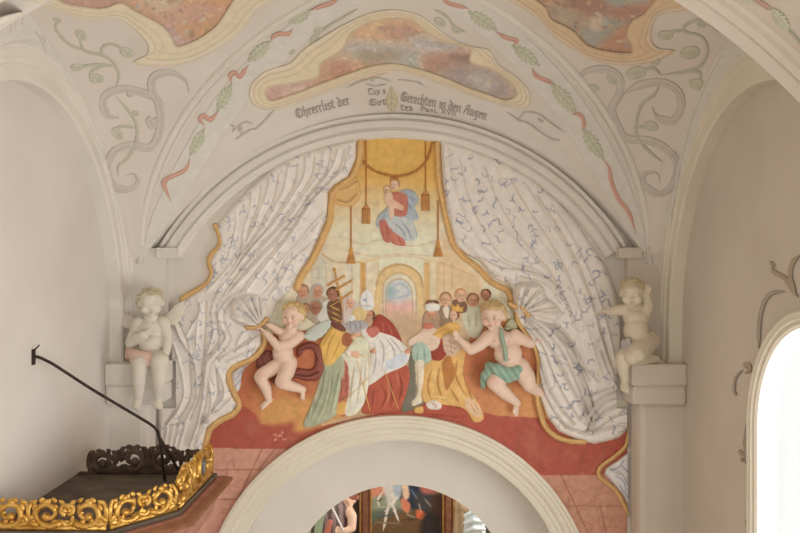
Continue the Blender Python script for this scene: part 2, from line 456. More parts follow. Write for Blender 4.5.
# thin ribs along the two far groins
def groin_rib(sx, ax):
    pts = []
    for t in np.linspace(.02, 1.0, 70):
        x, y = sx*ax*t, YC+AY*t
        pts.append((x, y, float(vault_z(np.array(x), np.array(y)))-.004))
    off = [(p[0]-sx*.05, p[1]+.035, p[2]+.006) for p in pts]
    return join_vf(tube_vf(pts, .034, 10), tube_vf(off, .016, 8))
k = 3
for sx, ax in ((-1, AXL), (1, AXR)):
    struct(mk('trim_%d' % k, *groin_rib(sx, ax), M['stucco'])); k += 1
# wall ribs on the side walls (moulded band round each side lunette)
def side_rib(X, sgn, name, mat):
    # curve in the (y, z) plane; profile = (outward offset, projection from the wall)
    crv = []
    for a in np.linspace(-.02, math.pi+.02, 81):
        crv.append((5.93-1.80*math.cos(a), H-.62+1.98*math.sin(a)))
    crv = [(crv[0][0], H-.96)]+crv+[(crv[-1][0], H-.96)]
    PRs = [(-.02, 0), (-.02, .11), (.0, .125), (.09, .125), (.10, .14), (.13, .145), (.145, .16), (.19, .165), (.205, .18), (.245, .18), (.27, .165), (.275, .0)]
    C = np.array(crv); tan = np.gradient(C, axis=0); tan /= np.linalg.norm(tan, axis=1)[:, None]
    nor = np.stack([-tan[:, 1], tan[:, 0]], 1)
    if nor[40, 1] < 0: nor = -nor
    def prof(i, p):
        return [(X+sgn*o, min(p[0]+nor[i, 0]*w, 7.99), p[1]+nor[i, 1]*w) for w, o in PRs]
    V, Fc = sweep_vf(crv, prof); return struct(mk(name, V, Fc, mat, smooth=False))
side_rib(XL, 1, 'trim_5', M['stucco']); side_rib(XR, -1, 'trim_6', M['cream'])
# near transverse arch
def near_arch():
    cx, zc, R, Y = -.30, H-1.345, 3.16, 4.0
    PRn = [(1.4, .16), (1.4, -.02), (.08, -.02), (.05, .0), (0, 0), (-.02, -.03), (.03, -.06), (.02, -.10), (.05, -.12), (.055, -.16), (.075, -.17), (.08, -1.0), (1.4, -1.02)]
    return sweep_vf(list(np.linspace(-1.5, 1.5, 97)), lambda i, a: [(cx+(R+r)*math.sin(a), Y+y, zc+(R+r)*math.cos(a)) for r, y in PRn])
struct(mk('trim_7', *near_arch(), M['plaster_shaded'], smooth=False))
# corner piers above the imposts, with small spring ledges
def pier(x0, x1, name, mat):
    a = box_vf(x0, x1, 7.86, YW+.05, H-.97, H+.18)
    parts = [a]
    xa, xb = (x0-.02, x0+.16) if x0 < 0 else (x1-.17, x1+.02)
    parts.append(box_vf(xa, xb, 7.80, 7.90, H+.10, H+.19, .008))
    xa, xb = (x1-.09, x1+.10) if x0 < 0 else (x0-.10, x0+.13)
    parts.append(box_vf(xa, xb, 7.82, YW, H+.08, H+.185, .008))
    return struct(mk(name, *join_vf(*parts), mat, smooth=False))
pier(-2.66, -2.30, 'trim_8', M['plaster']); pier(2.24, 2.58, 'trim_9', M['plaster_shaded'])
# pilasters
def pilaster(x0, x1, side, label, mat, loc):
    p = thing('pilaster', label, 'pilaster', loc, None)
    xs0, xs1 = (x0-.09, x1) if side < 0 else (x0, x1+.09)
    mk('shaft', *box_vf(xs0, xs1, 7.67, YW-.002, 0, H-1.29, .07), mat, p, smooth=False)
    xi0, xi1 = (XL+.002, -2.26) if side < 0 else (2.19, XR-.002)
    zt, zb = H-.925, H-1.315
    def slab(z0, z1, g, bev): 
        a, b = (xi0, xi1-g) if side < 0 else (xi0+g, xi1)
        return box_vf(a, b, 7.57+g, YW-.002, z0, z1, bev)
    mk('impost', *join_vf(slab(zt-.20, zt, 0, .018), slab(zt-.225, zt-.19, .03, .01), slab(zb, zt-.21, .012, .035)), mat, p, smooth=False)
pilaster(XL+.002, -2.42, -1, 'cream pilaster at the left corner carrying the seated cherub with pink cloth', M['stucco'], (-2.6, 7.8, 0))
pilaster(2.29, XR-.002, 1, 'cream pilaster at the right corner carrying the kneeling cherub', M['plaster_shaded'], (2.5, 7.8, 0))
# chancel shell
struct(mk('wall_apse', *box_vf(-2.6, 2.6, 12.4, 12.6, 0, H+.4), M['stucco'], smooth=False))
struct(mk('wall_chancel_left', *box_vf(-2.7, -2.5, 8.73, 12.5, 0, H+.4), M['stucco'], smooth=False))
struct(mk('wall_chancel_right', *box_vf(2.5, 2.7, 8.73, 12.5, 0, H+.4), M['stucco'], smooth=False))
struct(mk('ceiling_nave', *box_vf(XL-.3, XR+.3, -4.5, 3.0, H+2.0, H+2.1), M['vault'], smooth=False))  # unseen flat ceiling, added to hold back fill light from behind
# ================================================================= the fresco on the chancel wall
def ring_in(X, Y, R=246): return (X-393)**2+(Y-386)**2 < R*R
fx = thing('wall_fresco', 'large wall fresco of saints and clergy under a golden sky above the chancel arch', 'fresco', tuple(at(400, 400, YW)))
C = Canvas(196, 134, 634, 556, .8, base=paint(236, 214, 182))
gold, goldd = paint(224, 176, 74), paint(190, 128, 44)
YY = C.ys[:, None]
k = np.clip((YY-176)/60, 0, 1)[..., None]*np.ones((1, C.w, 1))
C.c = gold*(1-k)+paint(240, 216, 184)*k                          # gold ground passing into the pale sky
C.poly([(358, 130), (446, 130), (441, 168), (434, 182), (416, 186), (398, 178), (378, 180), (366, 172)], paint(226, 176, 66), feather=10)
C.poly([(296, 250), (336, 236), (352, 244), (352, 310), (296, 320)], paint(222, 206, 172), feather=8)
C.poly([(312, 250), (326, 252), (326, 290), (312, 290)], paint(196, 196, 178), feather=6, alpha=.7)
for x0, x1, col in ((346, 352, (214, 206, 178)), (360, 366, (214, 160, 76)), (366, 378, (226, 208, 174)), (424, 430, (222, 176, 100)), (430, 437, (230, 208, 170)), (437, 440, (206, 164, 96))):
    C.poly([(x0, 262), (x1, 262), (x1, 330), (x0, 330)], paint(*col), sm=False, feather=1.0)
    C.stroke([(x1, 262), (x1, 330)], .8, paint(176, 130, 76), .6, sm=False); C.poly([(x0-1, 258), (x1+1, 258), (x1+1, 262), (x0-1, 262)], paint(234, 206, 156), sm=False, feather=.8)
C.poly([(440, 240), (452, 246), (470, 268), (482, 282), (482, 330), (440, 330)], paint(224, 194, 146), feather=4)
C.stroke([(322, 254), (336, 262), (360, 262)], 2, paint(196, 156, 96), .7)
C.stroke([(296, 276), (318, 268)], 1.5, paint(190, 160, 110), .5)
# archway in the middle
C.poly([(376, 330), (376, 284), (380, 272), (388, 266), (399, 264), (410, 266), (419, 273), (423, 285), (423, 330)], paint(228, 194, 130), edge=(paint(196, 148, 76), 3, .5))
C.poly([(383, 330), (383, 288), (387, 279), (399, 273), (411, 279), (416, 289), (416, 330)], paint(226, 212, 184))
C.poly([(386, 326), (386, 292), (391, 281), (399, 278), (407, 281), (412, 292), (412, 326)], paint(202, 204, 200))
C.poly([(385, 300), (398, 303), (413, 301), (413, 330), (385, 330)], paint(226, 176, 160), feather=4)
C.poly([(386, 288), (392, 285), (396, 294), (390, 300), (386, 299)], paint(150, 180, 172), feather=4)
C.stroke([(376, 286), (380, 274), (390, 266), (399, 264), (410, 267), (420, 275), (423, 287)], 1.6, paint(190, 142, 80), .7)
for P in ([(383, 330), (383, 289), (388, 278), (399, 273), (410, 278), (416, 290), (416, 330)], [(386, 328), (386, 292), (391, 282), (399, 279), (407, 282), (412, 293), (412, 328)]): C.stroke(P, 1.1, paint(192, 150, 92), .8)
for P in ([(392, 290), (398, 284), (406, 286), (410, 294)], [(388, 296), (396, 298), (408, 295)], [(392, 293), (399, 291)]): C.stroke(P, 2.2, paint(166, 180, 196), .7)
for P in ([(340, 236), (362, 244), (380, 240), (412, 246), (440, 240)], [(346, 250), (372, 256), (400, 254), (430, 256)], [(366, 262), (380, 258), (399, 256), (420, 258), (432, 262)]): C.stroke(P, 1.4, paint(206, 166, 112), .5)
for x in (312, 319, 326, 332): C.stroke([(x, 262), (x, 300)], 1.0, paint(182, 166, 130), .5, sm=False)
for y in (268, 278, 288): C.stroke([(308, y), (330, y)], .8, paint(176, 160, 126), .4, sm=False)
C.stroke([(444, 262), (444, 300)], 1.0, paint(190, 150, 96), .6, sm=False); C.stroke([(452, 262), (452, 292)], .9, paint(190, 150, 96), .5, sm=False); C.stroke([(440, 262), (474, 276)], 1.4, paint(206, 166, 106), .6, sm=False)
# orange ground and red floor
C.poly([(330, 328), (480, 322), (480, 424), (420, 420), (345, 424), (318, 400)], paint(196, 164, 124), feather=8)
C.poly([(236, 374), (262, 340), (296, 330), (326, 340), (328, 380), (316, 432), (255, 432), (226, 405)], paint(196, 112, 62))
C.poly([(246, 392), (280, 384), (300, 400), (290, 416), (262, 412)], paint(212, 136, 72), feather=8)
C.poly([(244, 372), (262, 356), (276, 372), (258, 392), (242, 396)], paint(186, 98, 54), feather=8)
C.poly([(462, 345), (480, 318), (520, 322), (548, 340), (556, 432), (470, 428)], paint(204, 126, 68))
C.poly([(498, 380), (535, 385), (545, 420), (500, 418)], paint(214, 144, 78), feather=10)
C.poly([(466, 350), (484, 340), (492, 360), (486, 384), (472, 380)], paint(190, 104, 58), feather=8)
C.poly([(196, 430), (236, 403), (247, 408), (258, 416), (262, 424), (275, 425), (292, 420), (298, 432), (330, 424), (400, 408), (470, 410), (500, 416), (545, 418), (600, 440), (640, 420), (640, 480), (560, 480), (480, 470), (196, 452)], paint(178, 78, 58), sm=False)
C.poly([(264, 404), (300, 396), (318, 404), (296, 420), (272, 424), (260, 420)], paint(212, 150, 74), feather=4)
C.poly([(300, 418), (330, 404), (360, 410), (300, 432)], paint(214, 150, 70), feather=3)
# marbled pink parapet
C.poly([(190, 448), (300, 449), (300, 560), (190, 560)], paint(204, 142, 118), sm=False)
C.poly([(530, 475), (640, 475), (640, 560), (530, 560)], paint(196, 136, 108), sm=False)
ln = paint(150, 84, 62)
for P in ([(216, 470), (290, 469)], [(216, 499), (262, 500)], [(252, 470), (238, 500)], [(262, 449), (246, 482)], [(275, 449), (258, 470)], [(540, 506), (640, 506)], [(561, 475), (588, 533)], [(600, 506), (612, 556)], [(590, 440), (576, 475)], [(520, 430), (514, 470)], [(606, 440), (600, 475)]):
    C.stroke(P, 1.3, ln, .75, sm=False)
for i in range(46):
    x, y = random.uniform(548, 628), random.uniform(480, 530)
    if i > 34: x, y = random.uniform(218, 250), random.uniform(455, 520)
    a = random.uniform(0, 6.3); P = [(x, y)]
    for j in range(3):
        a += random.uniform(-1, 1); P.append((P[-1][0]+5*math.cos(a), P[-1][1]+5*math.sin(a)))
    C.stroke(P, 1.1, paint(176, 104, 80), .55)
for i in range(16): C.dab(random.uniform(274, 286), random.uniform(432, 440), .7, paint(226, 160, 132), mask=False)
C.brush(1500, 5, .86, 1.12, 10, .35, 2.2, 1.2, 1.0); C.mottle(paint(190, 150, 110), .08, 14, 3); C.noise(.03, 6, 2)
C.cut(lambda X, Y: ((X-399)**2+(Y-610)**2 < 193**2) | ((Y < 386) & ((X-393)**2+(Y-386)**2 > 249**2)) | (X > 628) | ((X > 560) & (Y < 400)) | ((X > 500) & (Y < 262)) | ((Y < 300) & (X < 230+(300-Y)*.6)))
C.build('painted_ground', wall_map, M['paint'], fx, lift=.003)
# ---- helpers for the painted people
def head(c, x, y, r, skin, hair=None, hair_dir=(0, -1), beard=None, z=.012):
    skin = np.asarray(skin); tl = random.choice((-.25, -.1, .15, .3))
    if hair is not None: c.dab(x+hair_dir[0]*r*.3-tl*r*.3, y+hair_dir[1]*r*.3, r*1.05, hair, z*.8)
    c.dab(x, y, r*.78, skin, z, r, rot=tl*.5)
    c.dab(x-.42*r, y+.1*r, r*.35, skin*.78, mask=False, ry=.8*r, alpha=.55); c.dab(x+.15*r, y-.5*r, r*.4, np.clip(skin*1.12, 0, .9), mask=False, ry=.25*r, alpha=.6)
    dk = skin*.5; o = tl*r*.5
    for sx in (-.32, .32):
        c.stroke([(x+sx*r+o-.14*r, y-.05*r), (x+sx*r+o+.14*r, y-.05*r)], .17*r, dk, .75, sm=False)
        c.stroke([(x+sx*r+o-.18*r, y-.22*r), (x+sx*r+o+.18*r, y-.24*r)], .10*r, dk, .5, sm=False)
    c.stroke([(x+o, y-.1*r), (x+o+.12*r, y+.26*r), (x+o, y+.3*r)], .15*r, skin*.66, .7, sm=False)
    c.stroke([(x-.2*r+o, y+.52*r), (x+.2*r+o, y+.52*r)], .15*r, paint(166, 84, 70), .75, sm=False)
    if beard is not None: c.dab(x+o, y+.8*r, .55*r, beard, z)
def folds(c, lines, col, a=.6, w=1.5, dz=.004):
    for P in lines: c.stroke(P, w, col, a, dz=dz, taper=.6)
def person(name, label, box, fn, z=.0):
    c = Canvas(*box, .5); fn(c); c.brush(int(c.m.sum()*.25/14), int(box[1]), .78, 1.2, 5, .38, 1.3); c.noise(.035, 4, int(box[0])); o = c.build(name, wall_map, M['paint'], fx, lift=.006); o['label'] = label; return o
skinA, skinB, skinC = paint(226, 176, 140), paint(206, 146, 110), paint(170, 112, 84)
# Madonna
def madonna(c):
    blue, red = paint(166, 178, 184), paint(196, 112, 90)
    c.poly([(402, 190), (412, 190), (419, 199), (415, 207), (419, 218), (413, 222), (418, 236), (408, 241), (395, 236), (384, 230), (376, 226), (378, 216), (386, 208), (394, 196)], blue, .02, 5)
    c.poly([(379, 222), (386, 220), (393, 232), (392, 241), (384, 241)], red, .024, 4)
    c.poly([(393, 233), (400, 234), (406, 244), (402, 246), (392, 243)], paint(206, 120, 96), .024, 4)
    c.poly([(391, 194), (399, 192), (407, 196), (408, 208), (405, 216), (393, 215), (390, 206)], red, .026, 5)
    c.poly([(386, 219), (404, 217), (414, 224), (416, 238), (408, 240), (394, 232)], paint(188, 194, 192), .026, 5)
    folds(c, [[(404, 192), (412, 200), (416, 204)], [(406, 200), (412, 210)], [(392, 222), (402, 230), (406, 240)], [(400, 220), (408, 230), (412, 240)], [(410, 196), (417, 200)], [(386, 212), (381, 224)]], paint(118, 132, 158), .7, 1.4, .004)
    folds(c, [[(396, 200), (398, 212)], [(402, 200), (400, 214)], [(386, 224), (389, 238)], [(397, 236), (402, 244)]], paint(160, 74, 58), .7, 1.2, .003)
    c.poly([(386, 190), (391, 192), (394, 202), (394, 216), (390, 218), (388, 208), (384, 200)], paint(232, 190, 156), .03, 3)
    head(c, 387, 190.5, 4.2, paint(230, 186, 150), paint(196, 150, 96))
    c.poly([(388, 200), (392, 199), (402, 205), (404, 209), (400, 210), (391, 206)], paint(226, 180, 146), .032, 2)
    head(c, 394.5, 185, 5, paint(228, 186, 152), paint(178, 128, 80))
    c.poly([(390, 181), (391, 176), (393, 178), (394.5, 175), (396, 178), (398, 176), (399, 181)], paint(192, 130, 50), .02, 1.5, sm=False)
person('painted_madonna', 'crowned woman in red and blue holding a child on a cloud', (372, 172, 424, 250), madonna)
# tassel cords
def tassel(x, y0, y1, yb, big):
    def fn(c):
        c.stroke([(x, y0), (x, y1)], 1.6, paint(186, 120, 44), 1, dz=.014, mask=True, sm=False)
        w = 4.4 if big else 4.2
        if big:
            c.poly([(x-w, y1+4), (x-w*.4, y1), (x+w*.4, y1), (x+w, y1+4), (x+w, yb), (x-w, yb)], paint(202, 142, 66), .02, 3, sm=False)
            c.stroke([(x-w, y1+4), (x+w, y1+4)], 1.6, paint(160, 92, 36), .9, sm=False)
        else:
            c.poly([(x-1.2, y1-3), (x+1.2, y1-3), (x+w*.7, y1+6), (x+w+1, yb), (x-w-1, yb), (x-w*.7, y1+6)], paint(206, 146, 56), .02, 3, sm=False)
        for d in np.linspace(-.7, .7, 5): c.stroke([(x+d*w, y1+5), (x+d*w*1.2, yb)], .9, paint(164, 96, 36), .7, dz=.003, sm=False)
    return fn
for x, y0, y1, yb, big, lb in ((366, 136, 205, 224, True, 'left of the two large golden tassels'), (425.5, 142, 191, 211, True, 'right of the two large golden tassels'),
                               (351, 206, 250, 264, False, 'small golden tassel beside the left curtain'), (438, 201, 243, 257, False, 'small golden tassel beside the right curtain')):
    person('tassel', lb, (x-8, y0-2, x+8, yb+2), tassel(x, y0, y1, yb, big))
def swag(c):
    c.stroke([(362, 160), (370, 168), (380, 173), (396, 176), (412, 173), (424, 164), (430, 152), (433, 140)], 2.6, paint(190, 122, 40), 1, dz=.02, mask=True)
    c.stroke([(361, 138), (361, 158), (364, 164)], 1.6, paint(178, 108, 36), 1, dz=.014, mask=True)
    c.stroke([(394.5, 176), (394.5, 179)], 1.6, paint(176, 108, 40), 1, dz=.01, mask=True)
person('swag_cord', 'golden cord swag above the crowned woman', (354, 132, 440, 182), swag)
# clergy on the left
def crowd(c):
    g = paint(178, 160, 136)
    c.poly([(297, 296), (310, 290), (325, 297), (340, 300), (352, 306), (350, 330), (330, 332), (312, 322), (298, 310)], g, .008, 4)
    c.poly([(320, 306), (330, 300), (334, 312), (326, 326), (318, 318)], paint(206, 204, 188), .012, 3)
    c.poly([(328, 302), (340, 300), (344, 318), (336, 326), (328, 316)], paint(120, 80, 52), .012, 3)
    folds(c, [[(330, 306), (341, 311)], [(330, 311), (341, 317)], [(331, 317), (341, 322)]], paint(206, 160, 70), .9, 1.6)
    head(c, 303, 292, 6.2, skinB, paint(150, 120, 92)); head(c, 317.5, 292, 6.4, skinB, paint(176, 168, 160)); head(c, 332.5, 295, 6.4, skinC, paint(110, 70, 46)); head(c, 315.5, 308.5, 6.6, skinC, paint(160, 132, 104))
    head(c, 306, 309, 4.6, paint(198, 138, 104), paint(140, 104, 76))
person('painted_friars', 'crowd of dark robed friars behind the cross staff', (292, 280, 356, 336), crowd)
def staff(c):
    g = paint(206, 152, 66)
    c.stroke([(334.5, 270), (340, 296), (343, 312)], 2, g, 1, dz=.016, mask=True)
    for P in ([(328, 285), (344, 276.5)], [(336.5, 289.5), (351, 281)], [(331, 306), (352, 292)]):
        c.stroke(P, 2, g, 1, dz=.016, mask=True, sm=False); c.dab(*P[0], 1.5, g, .016); c.dab(*P[1], 1.5, g, .016)
    c.dab(334.5, 269.5, 1.8, g, .016)
person('painted_cross_staff', 'golden double cross staff', (324, 264, 358, 316), staff)
def nun(c):
    c.poly([(342, 300), (350, 296), (358, 304), (362, 316), (360, 330), (346, 332), (341, 318)], paint(206, 186, 172), .014, 4)
    folds(c, [[(344, 303), (343, 318), (346, 328)], [(347, 299), (346, 312)]], paint(150, 128, 122), .7, 1.3)
    c.poly([(352, 312), (362, 306), (368, 314), (362, 322), (354, 320)], paint(216, 186, 120), .016, 3)
    head(c, 350, 303.5, 5.2, paint(224, 166, 130))
    c.dab(352, 318, 3.2, paint(232, 226, 214), .02)
person('painted_nun', 'pale veiled figure beside the bishop', (338, 292, 372, 336), nun)
def monk(c):
    gr = paint(168, 172, 138)
    c.poly([(322, 350), (338, 350), (346, 366), (339, 400), (335, 416), (312, 427), (303, 424), (312, 402), (320, 376)], gr, .016, 6)
    folds(c, [[(326, 360), (322, 390), (310, 420)], [(334, 362), (330, 394), (322, 418)], [(340, 368), (336, 396)], [(316, 398), (308, 420)]], paint(118, 128, 100), .75, 2)
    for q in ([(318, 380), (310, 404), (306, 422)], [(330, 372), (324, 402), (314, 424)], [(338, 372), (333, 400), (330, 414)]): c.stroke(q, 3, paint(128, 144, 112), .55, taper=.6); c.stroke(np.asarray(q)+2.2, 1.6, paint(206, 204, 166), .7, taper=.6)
    c.poly([(336, 322), (346, 332), (347, 346), (340, 356), (330, 366), (321, 360), (318, 350), (325, 334)], paint(228, 180, 74), .026, 6)
    folds(c, [[(338, 328), (330, 342), (326, 360)], [(343, 334), (338, 346), (332, 360)], [(332, 330), (322, 348)]], paint(190, 132, 46), .7, 1.6)
    c.poly([(344, 333), (352, 336), (350, 346), (342, 344)], paint(168, 96, 54), .02, 3)
    head(c, 340, 319, 5.4, paint(214, 150, 112), paint(150, 104, 66)); c.poly([(330, 322), (336, 320), (346, 328), (344, 332), (334, 328)], paint(126, 74, 58), .02, 2)
    c.dab(354, 337, 2.6, skinA, .024)
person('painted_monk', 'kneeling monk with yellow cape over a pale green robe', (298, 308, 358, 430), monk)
def page(c):
    c.poly([(338, 358), (351, 357), (350, 408), (338, 412)], paint(188, 106, 82), .01, 4); 
    c.poly([(337, 404), (351, 402), (352, 411), (337, 415)], paint(222, 168, 70), .012, 3)
    folds(c, [[(342, 362), (341, 400)], [(347, 362), (346, 398)]], paint(140, 66, 52), .7, 1.6)
    c.poly([(353, 342), (368, 342), (370, 372), (367, 396), (360, 410), (352, 416), (345, 413), (349, 390), (348, 366), (341, 356), (346, 350)], paint(228, 216, 192), .022, 6)
    c.poly([(354, 338), (367, 340), (368, 356), (354, 357)], paint(214, 212, 178), .024, 4)
    folds(c, [[(356, 360), (352, 384), (350, 408)], [(362, 360), (360, 384), (356, 408)], [(366, 362), (364, 390)], [(344, 352), (350, 358)]], paint(178, 158, 126), .75, 1.7)
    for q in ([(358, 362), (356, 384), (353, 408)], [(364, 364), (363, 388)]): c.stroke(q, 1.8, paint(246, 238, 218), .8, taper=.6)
    folds(c, [[(368, 344), (369, 372)], [(349, 350), (368, 358)]], paint(214, 174, 96), .8, 1.2)
    c.poly([(351, 352), (358, 351), (360, 357), (352, 357)], skinA, .028, 2)
    head(c, 357, 331, 5.0, paint(228, 176, 140), paint(206, 170, 112))
    c.poly([(346, 322), (362, 320), (368, 327), (356, 333), (347, 330)], paint(168, 164, 164), .024, 3); folds(c, [[(350, 322), (351, 331)], [(355, 321), (356, 332)], [(360, 321), (361, 330)]], paint(120, 116, 120), .8, 1)
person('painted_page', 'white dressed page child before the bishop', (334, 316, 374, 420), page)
def bishop(c):
    c.poly([(369, 384), (386, 374), (403, 363), (411, 377), (403, 404), (399, 411), (381, 413), (362, 413), (366, 398)], paint(186, 84, 56), .02, 7)
    folds(c, [[(374, 388), (372, 410)], [(381, 384), (386, 396), (380, 410)], [(390, 376), (392, 396), (390, 410)], [(399, 370), (402, 388), (397, 406)]], paint(142, 56, 40), .75, 2.2)
    folds(c, [[(386, 380), (389, 394), (384, 408)], [(396, 372), (399, 386)]], paint(214, 128, 92), .6, 1.8)
    c.poly([(377, 315), (388, 319), (396, 328), (402, 342), (398, 346), (380, 338), (370, 334)], paint(168, 64, 46), .026, 5)
    folds(c, [[(382, 320), (384, 334)], [(388, 323), (393, 338)]], paint(208, 108, 78), .6, 1.5)
    c.poly([(360, 330), (372, 328), (380, 332), (396, 338), (408, 349), (410, 356), (404, 366), (386, 374), (369, 385), (367, 372), (370, 352)], paint(224, 214, 200), .03, 7)
    folds(c, [[(378, 336), (384, 350), (382, 370)], [(384, 336), (394, 350), (394, 366)], [(390, 338), (402, 352), (402, 362)], [(374, 340), (376, 360), (372, 378)]], paint(164, 158, 160), .75, 1.8)
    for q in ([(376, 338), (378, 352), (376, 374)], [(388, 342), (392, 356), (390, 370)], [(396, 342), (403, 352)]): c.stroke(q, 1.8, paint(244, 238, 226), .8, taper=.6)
    c.poly([(386, 362), (404, 352), (406, 362), (388, 370)], paint(196, 202, 208), .03, 3)
    c.poly([(366, 330), (374, 326), (380, 331), (372, 338)], paint(202, 110, 92), .032, 3)
    for x, y in ((373.5, 351), (407.5, 351.5)): c.dab(x, y, 3.2, paint(222, 160, 122), .036, 2.6); c.stroke([(x, y-2), (x-2.6, y+1)], 1.2, paint(180, 112, 84), .8, sm=False)
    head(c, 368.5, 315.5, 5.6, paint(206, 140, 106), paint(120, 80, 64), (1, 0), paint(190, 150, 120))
    c.poly([(361, 308), (359.5, 300), (362, 293), (366, 289), (371, 292), (374, 299), (373.5, 308), (367, 311)], paint(228, 222, 214), .026, 4)
    folds(c, [[(366, 290), (367, 309)], [(361, 306), (373, 306)]], paint(176, 166, 170), .8, 1.2)
    c.dab(365, 300, 1.6, paint(150, 160, 186), mask=False)
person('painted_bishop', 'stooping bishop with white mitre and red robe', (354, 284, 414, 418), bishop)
def sticks(c):
    for P in ([(372, 346), (386, 376), (398.5, 409)], [(356, 356), (363, 384), (370, 411)], [(368, 378), (352, 394), (341, 402)]):
        c.stroke(P, 1.3, paint(226, 180, 96), 1, dz=.03, mask=True)
person('painted_staffs', 'thin golden staffs before the bishop', (338, 342, 402, 414), sticks)
# king and empress on the right
def courtiers(c):
    c.poly([(438, 308), (450, 306), (454, 330), (440, 334), (436, 320)], paint(150, 124, 98), .008, 3); c.poly([(443, 308), (449, 307), (448, 318), (445, 316)], paint(226, 206, 182), .012, 2)
    c.poly([(464, 308), (474, 305), (483, 309), (485, 322), (478, 338), (466, 334), (462, 320)], paint(204, 202, 172), .010, 4)
    folds(c, [[(468, 312), (470, 330)], [(476, 310), (476, 330)]], paint(158, 160, 130), .7, 1.6)
    c.poly([(453, 300), (466, 302), (466, 312), (454, 312)], paint(140, 100, 80), .008, 3)
    head(c, 445.5, 300, 6.2, paint(222, 170, 128), paint(176, 128, 88)); head(c, 461, 296, 6.0, paint(226, 176, 134), paint(206, 150, 102)); head(c, 473, 301, 6.2, paint(214, 156, 116), paint(156, 108, 78)); head(c, 485.5, 295.5, 5.2, paint(196, 134, 100), paint(110, 68, 46))
person('painted_courtiers', 'four courtiers standing behind the king and empress', (430, 284, 494, 342), courtiers)
def king(c):
    c.poly([(425, 312), (422, 326), (426, 336), (438, 336), (441, 322), (438, 310)], paint(176, 142, 112), .01, 3)
    c.poly([(410, 352), (417, 358), (417, 394), (425, 404), (402, 412), (405, 394), (408, 374)], paint(120, 116, 96), .012, 4)
    c.poly([(428, 338), (441, 338), (447, 354), (441, 364), (430, 356)], paint(160, 62, 44), .014, 4)
    c.poly([(417, 334), (426, 328), (438, 330), (440, 342), (434, 350), (420, 352), (414, 344)], paint(222, 192, 166), .024, 5)
    c.poly([(412, 346), (422, 342), (430, 350), (430, 362), (418, 364), (413, 358)], paint(166, 190, 170), .024, 4)
    folds(c, [[(418, 348), (417, 362)], [(424, 346), (425, 362)]], paint(112, 142, 128), .8, 1.4)
    c.poly([(416, 362), (424, 362), (424, 380), (421, 394), (422, 402), (413, 406), (412, 402), (417, 394), (416, 380)], paint(232, 206, 176), .024, 4)
    folds(c, [[(418, 366), (418, 392)]], paint(196, 160, 126), .7, 1.2)
    c.dab(428, 326, 5.4, paint(206, 116, 84), .026, 3.2)
    head(c, 431, 315.5, 5.8, paint(212, 146, 108), paint(176, 142, 110), (0, .5), paint(176, 140, 108))
    c.poly([(425.5, 310), (426, 303), (433, 301), (439, 304), (439.5, 310), (433, 311)], paint(230, 218, 202), .028, 3); c.poly([(426, 304), (428, 300.5), (437, 300.5), (439, 304), (433, 303)], paint(140, 84, 64), .03, 2)
    c.poly([(408, 340), (418, 334), (420, 340), (410, 346)], paint(222, 196, 170), .02, 3)
person('painted_king', 'bearded king with fur rimmed crown and white stocking', (398, 296, 450, 416), king)
def empress(c):
    yl = paint(222, 172, 88)
    c.poly([(452, 320), (464, 322), (470, 334), (468, 350), (456, 352), (448, 338)], paint(206, 178, 140), .01, 4)
    c.poly([(424, 366), (440, 358), (450, 352), (465, 350), (463, 372), (468, 388), (478, 402), (484, 418), (474, 422), (462, 408), (430, 404), (422, 396)], yl, .018, 7)
    c.poly([(442, 362), (450, 356), (455, 374), (450, 386), (446, 390), (443, 376)], paint(190, 120, 46), .022, 4)
    folds(c, [[(432, 368), (428, 386), (432, 402)], [(440, 364), (438, 384), (444, 402)], [(458, 356), (456, 376), (466, 396)], [(462, 372), (470, 394), (478, 416)], [(450, 388), (460, 404)]], paint(178, 112, 40), .75, 2.2)
    folds(c, [[(436, 366), (433, 386)], [(454, 386), (470, 404), (478, 416)], [(430, 396), (450, 398)]], paint(238, 206, 120), .6, 1.8)
    c.poly([(428, 335), (440, 327), (450, 322), (460, 325), (457, 336), (446, 339), (434, 338)], paint(226, 176, 78), .026, 4)
    folds(c, [[(432, 336), (446, 328)], [(440, 338), (454, 330)]], paint(184, 128, 48), .7, 1.4)
    c.poly([(443, 337), (452, 334), (458, 340), (460, 350), (450, 356), (443, 350)], paint(208, 178, 150), .02, 4)
    for q in ([(446, 340), (455, 344)], [(445, 345), (456, 349)], [(447, 350), (454, 353)], [(450, 338), (452, 354)]): c.stroke(q, 1, paint(166, 128, 104), .7, sm=False)
    c.poly([(466, 398), (474, 400), (481, 410), (480, 417), (472, 414), (466, 407)], paint(224, 184, 142), .012, 3)
    folds(c, [[(470, 402), (476, 414)], [(473, 401), (479, 411)]], paint(184, 128, 84), .7, 1.2)
    head(c, 453, 315.5, 5.4, paint(230, 182, 146), paint(140, 84, 56), (.5, -.5))
    c.poly([(451, 309), (452, 303), (455, 306), (458, 303), (460, 307), (464, 306), (463, 312), (457, 312)], paint(224, 170, 66), .03, 2, sm=False)
person('painted_empress', 'crowned empress in flowing yellow dress', (418, 298, 490, 426), empress)
def cushion(c):
    c.poly([(421, 405), (432, 402), (446, 405), (462, 408), (467, 414), (462, 418), (445, 416), (424, 413)], paint(178, 78, 54), .026, 5)
    c.poly([(426, 403), (434, 399), (441, 403), (440, 409), (430, 409)], paint(228, 206, 190), .03, 4); folds(c, [[(430, 402), (436, 406), (434, 409)]], paint(176, 120, 106), .8, 1.2)
    c.poly([(414, 408), (422, 406), (423, 413), (415, 413)], paint(222, 170, 76), .026, 2)
person('painted_cushion', 'red cushion with regalia on the ground', (410, 396, 470, 422), cushion)
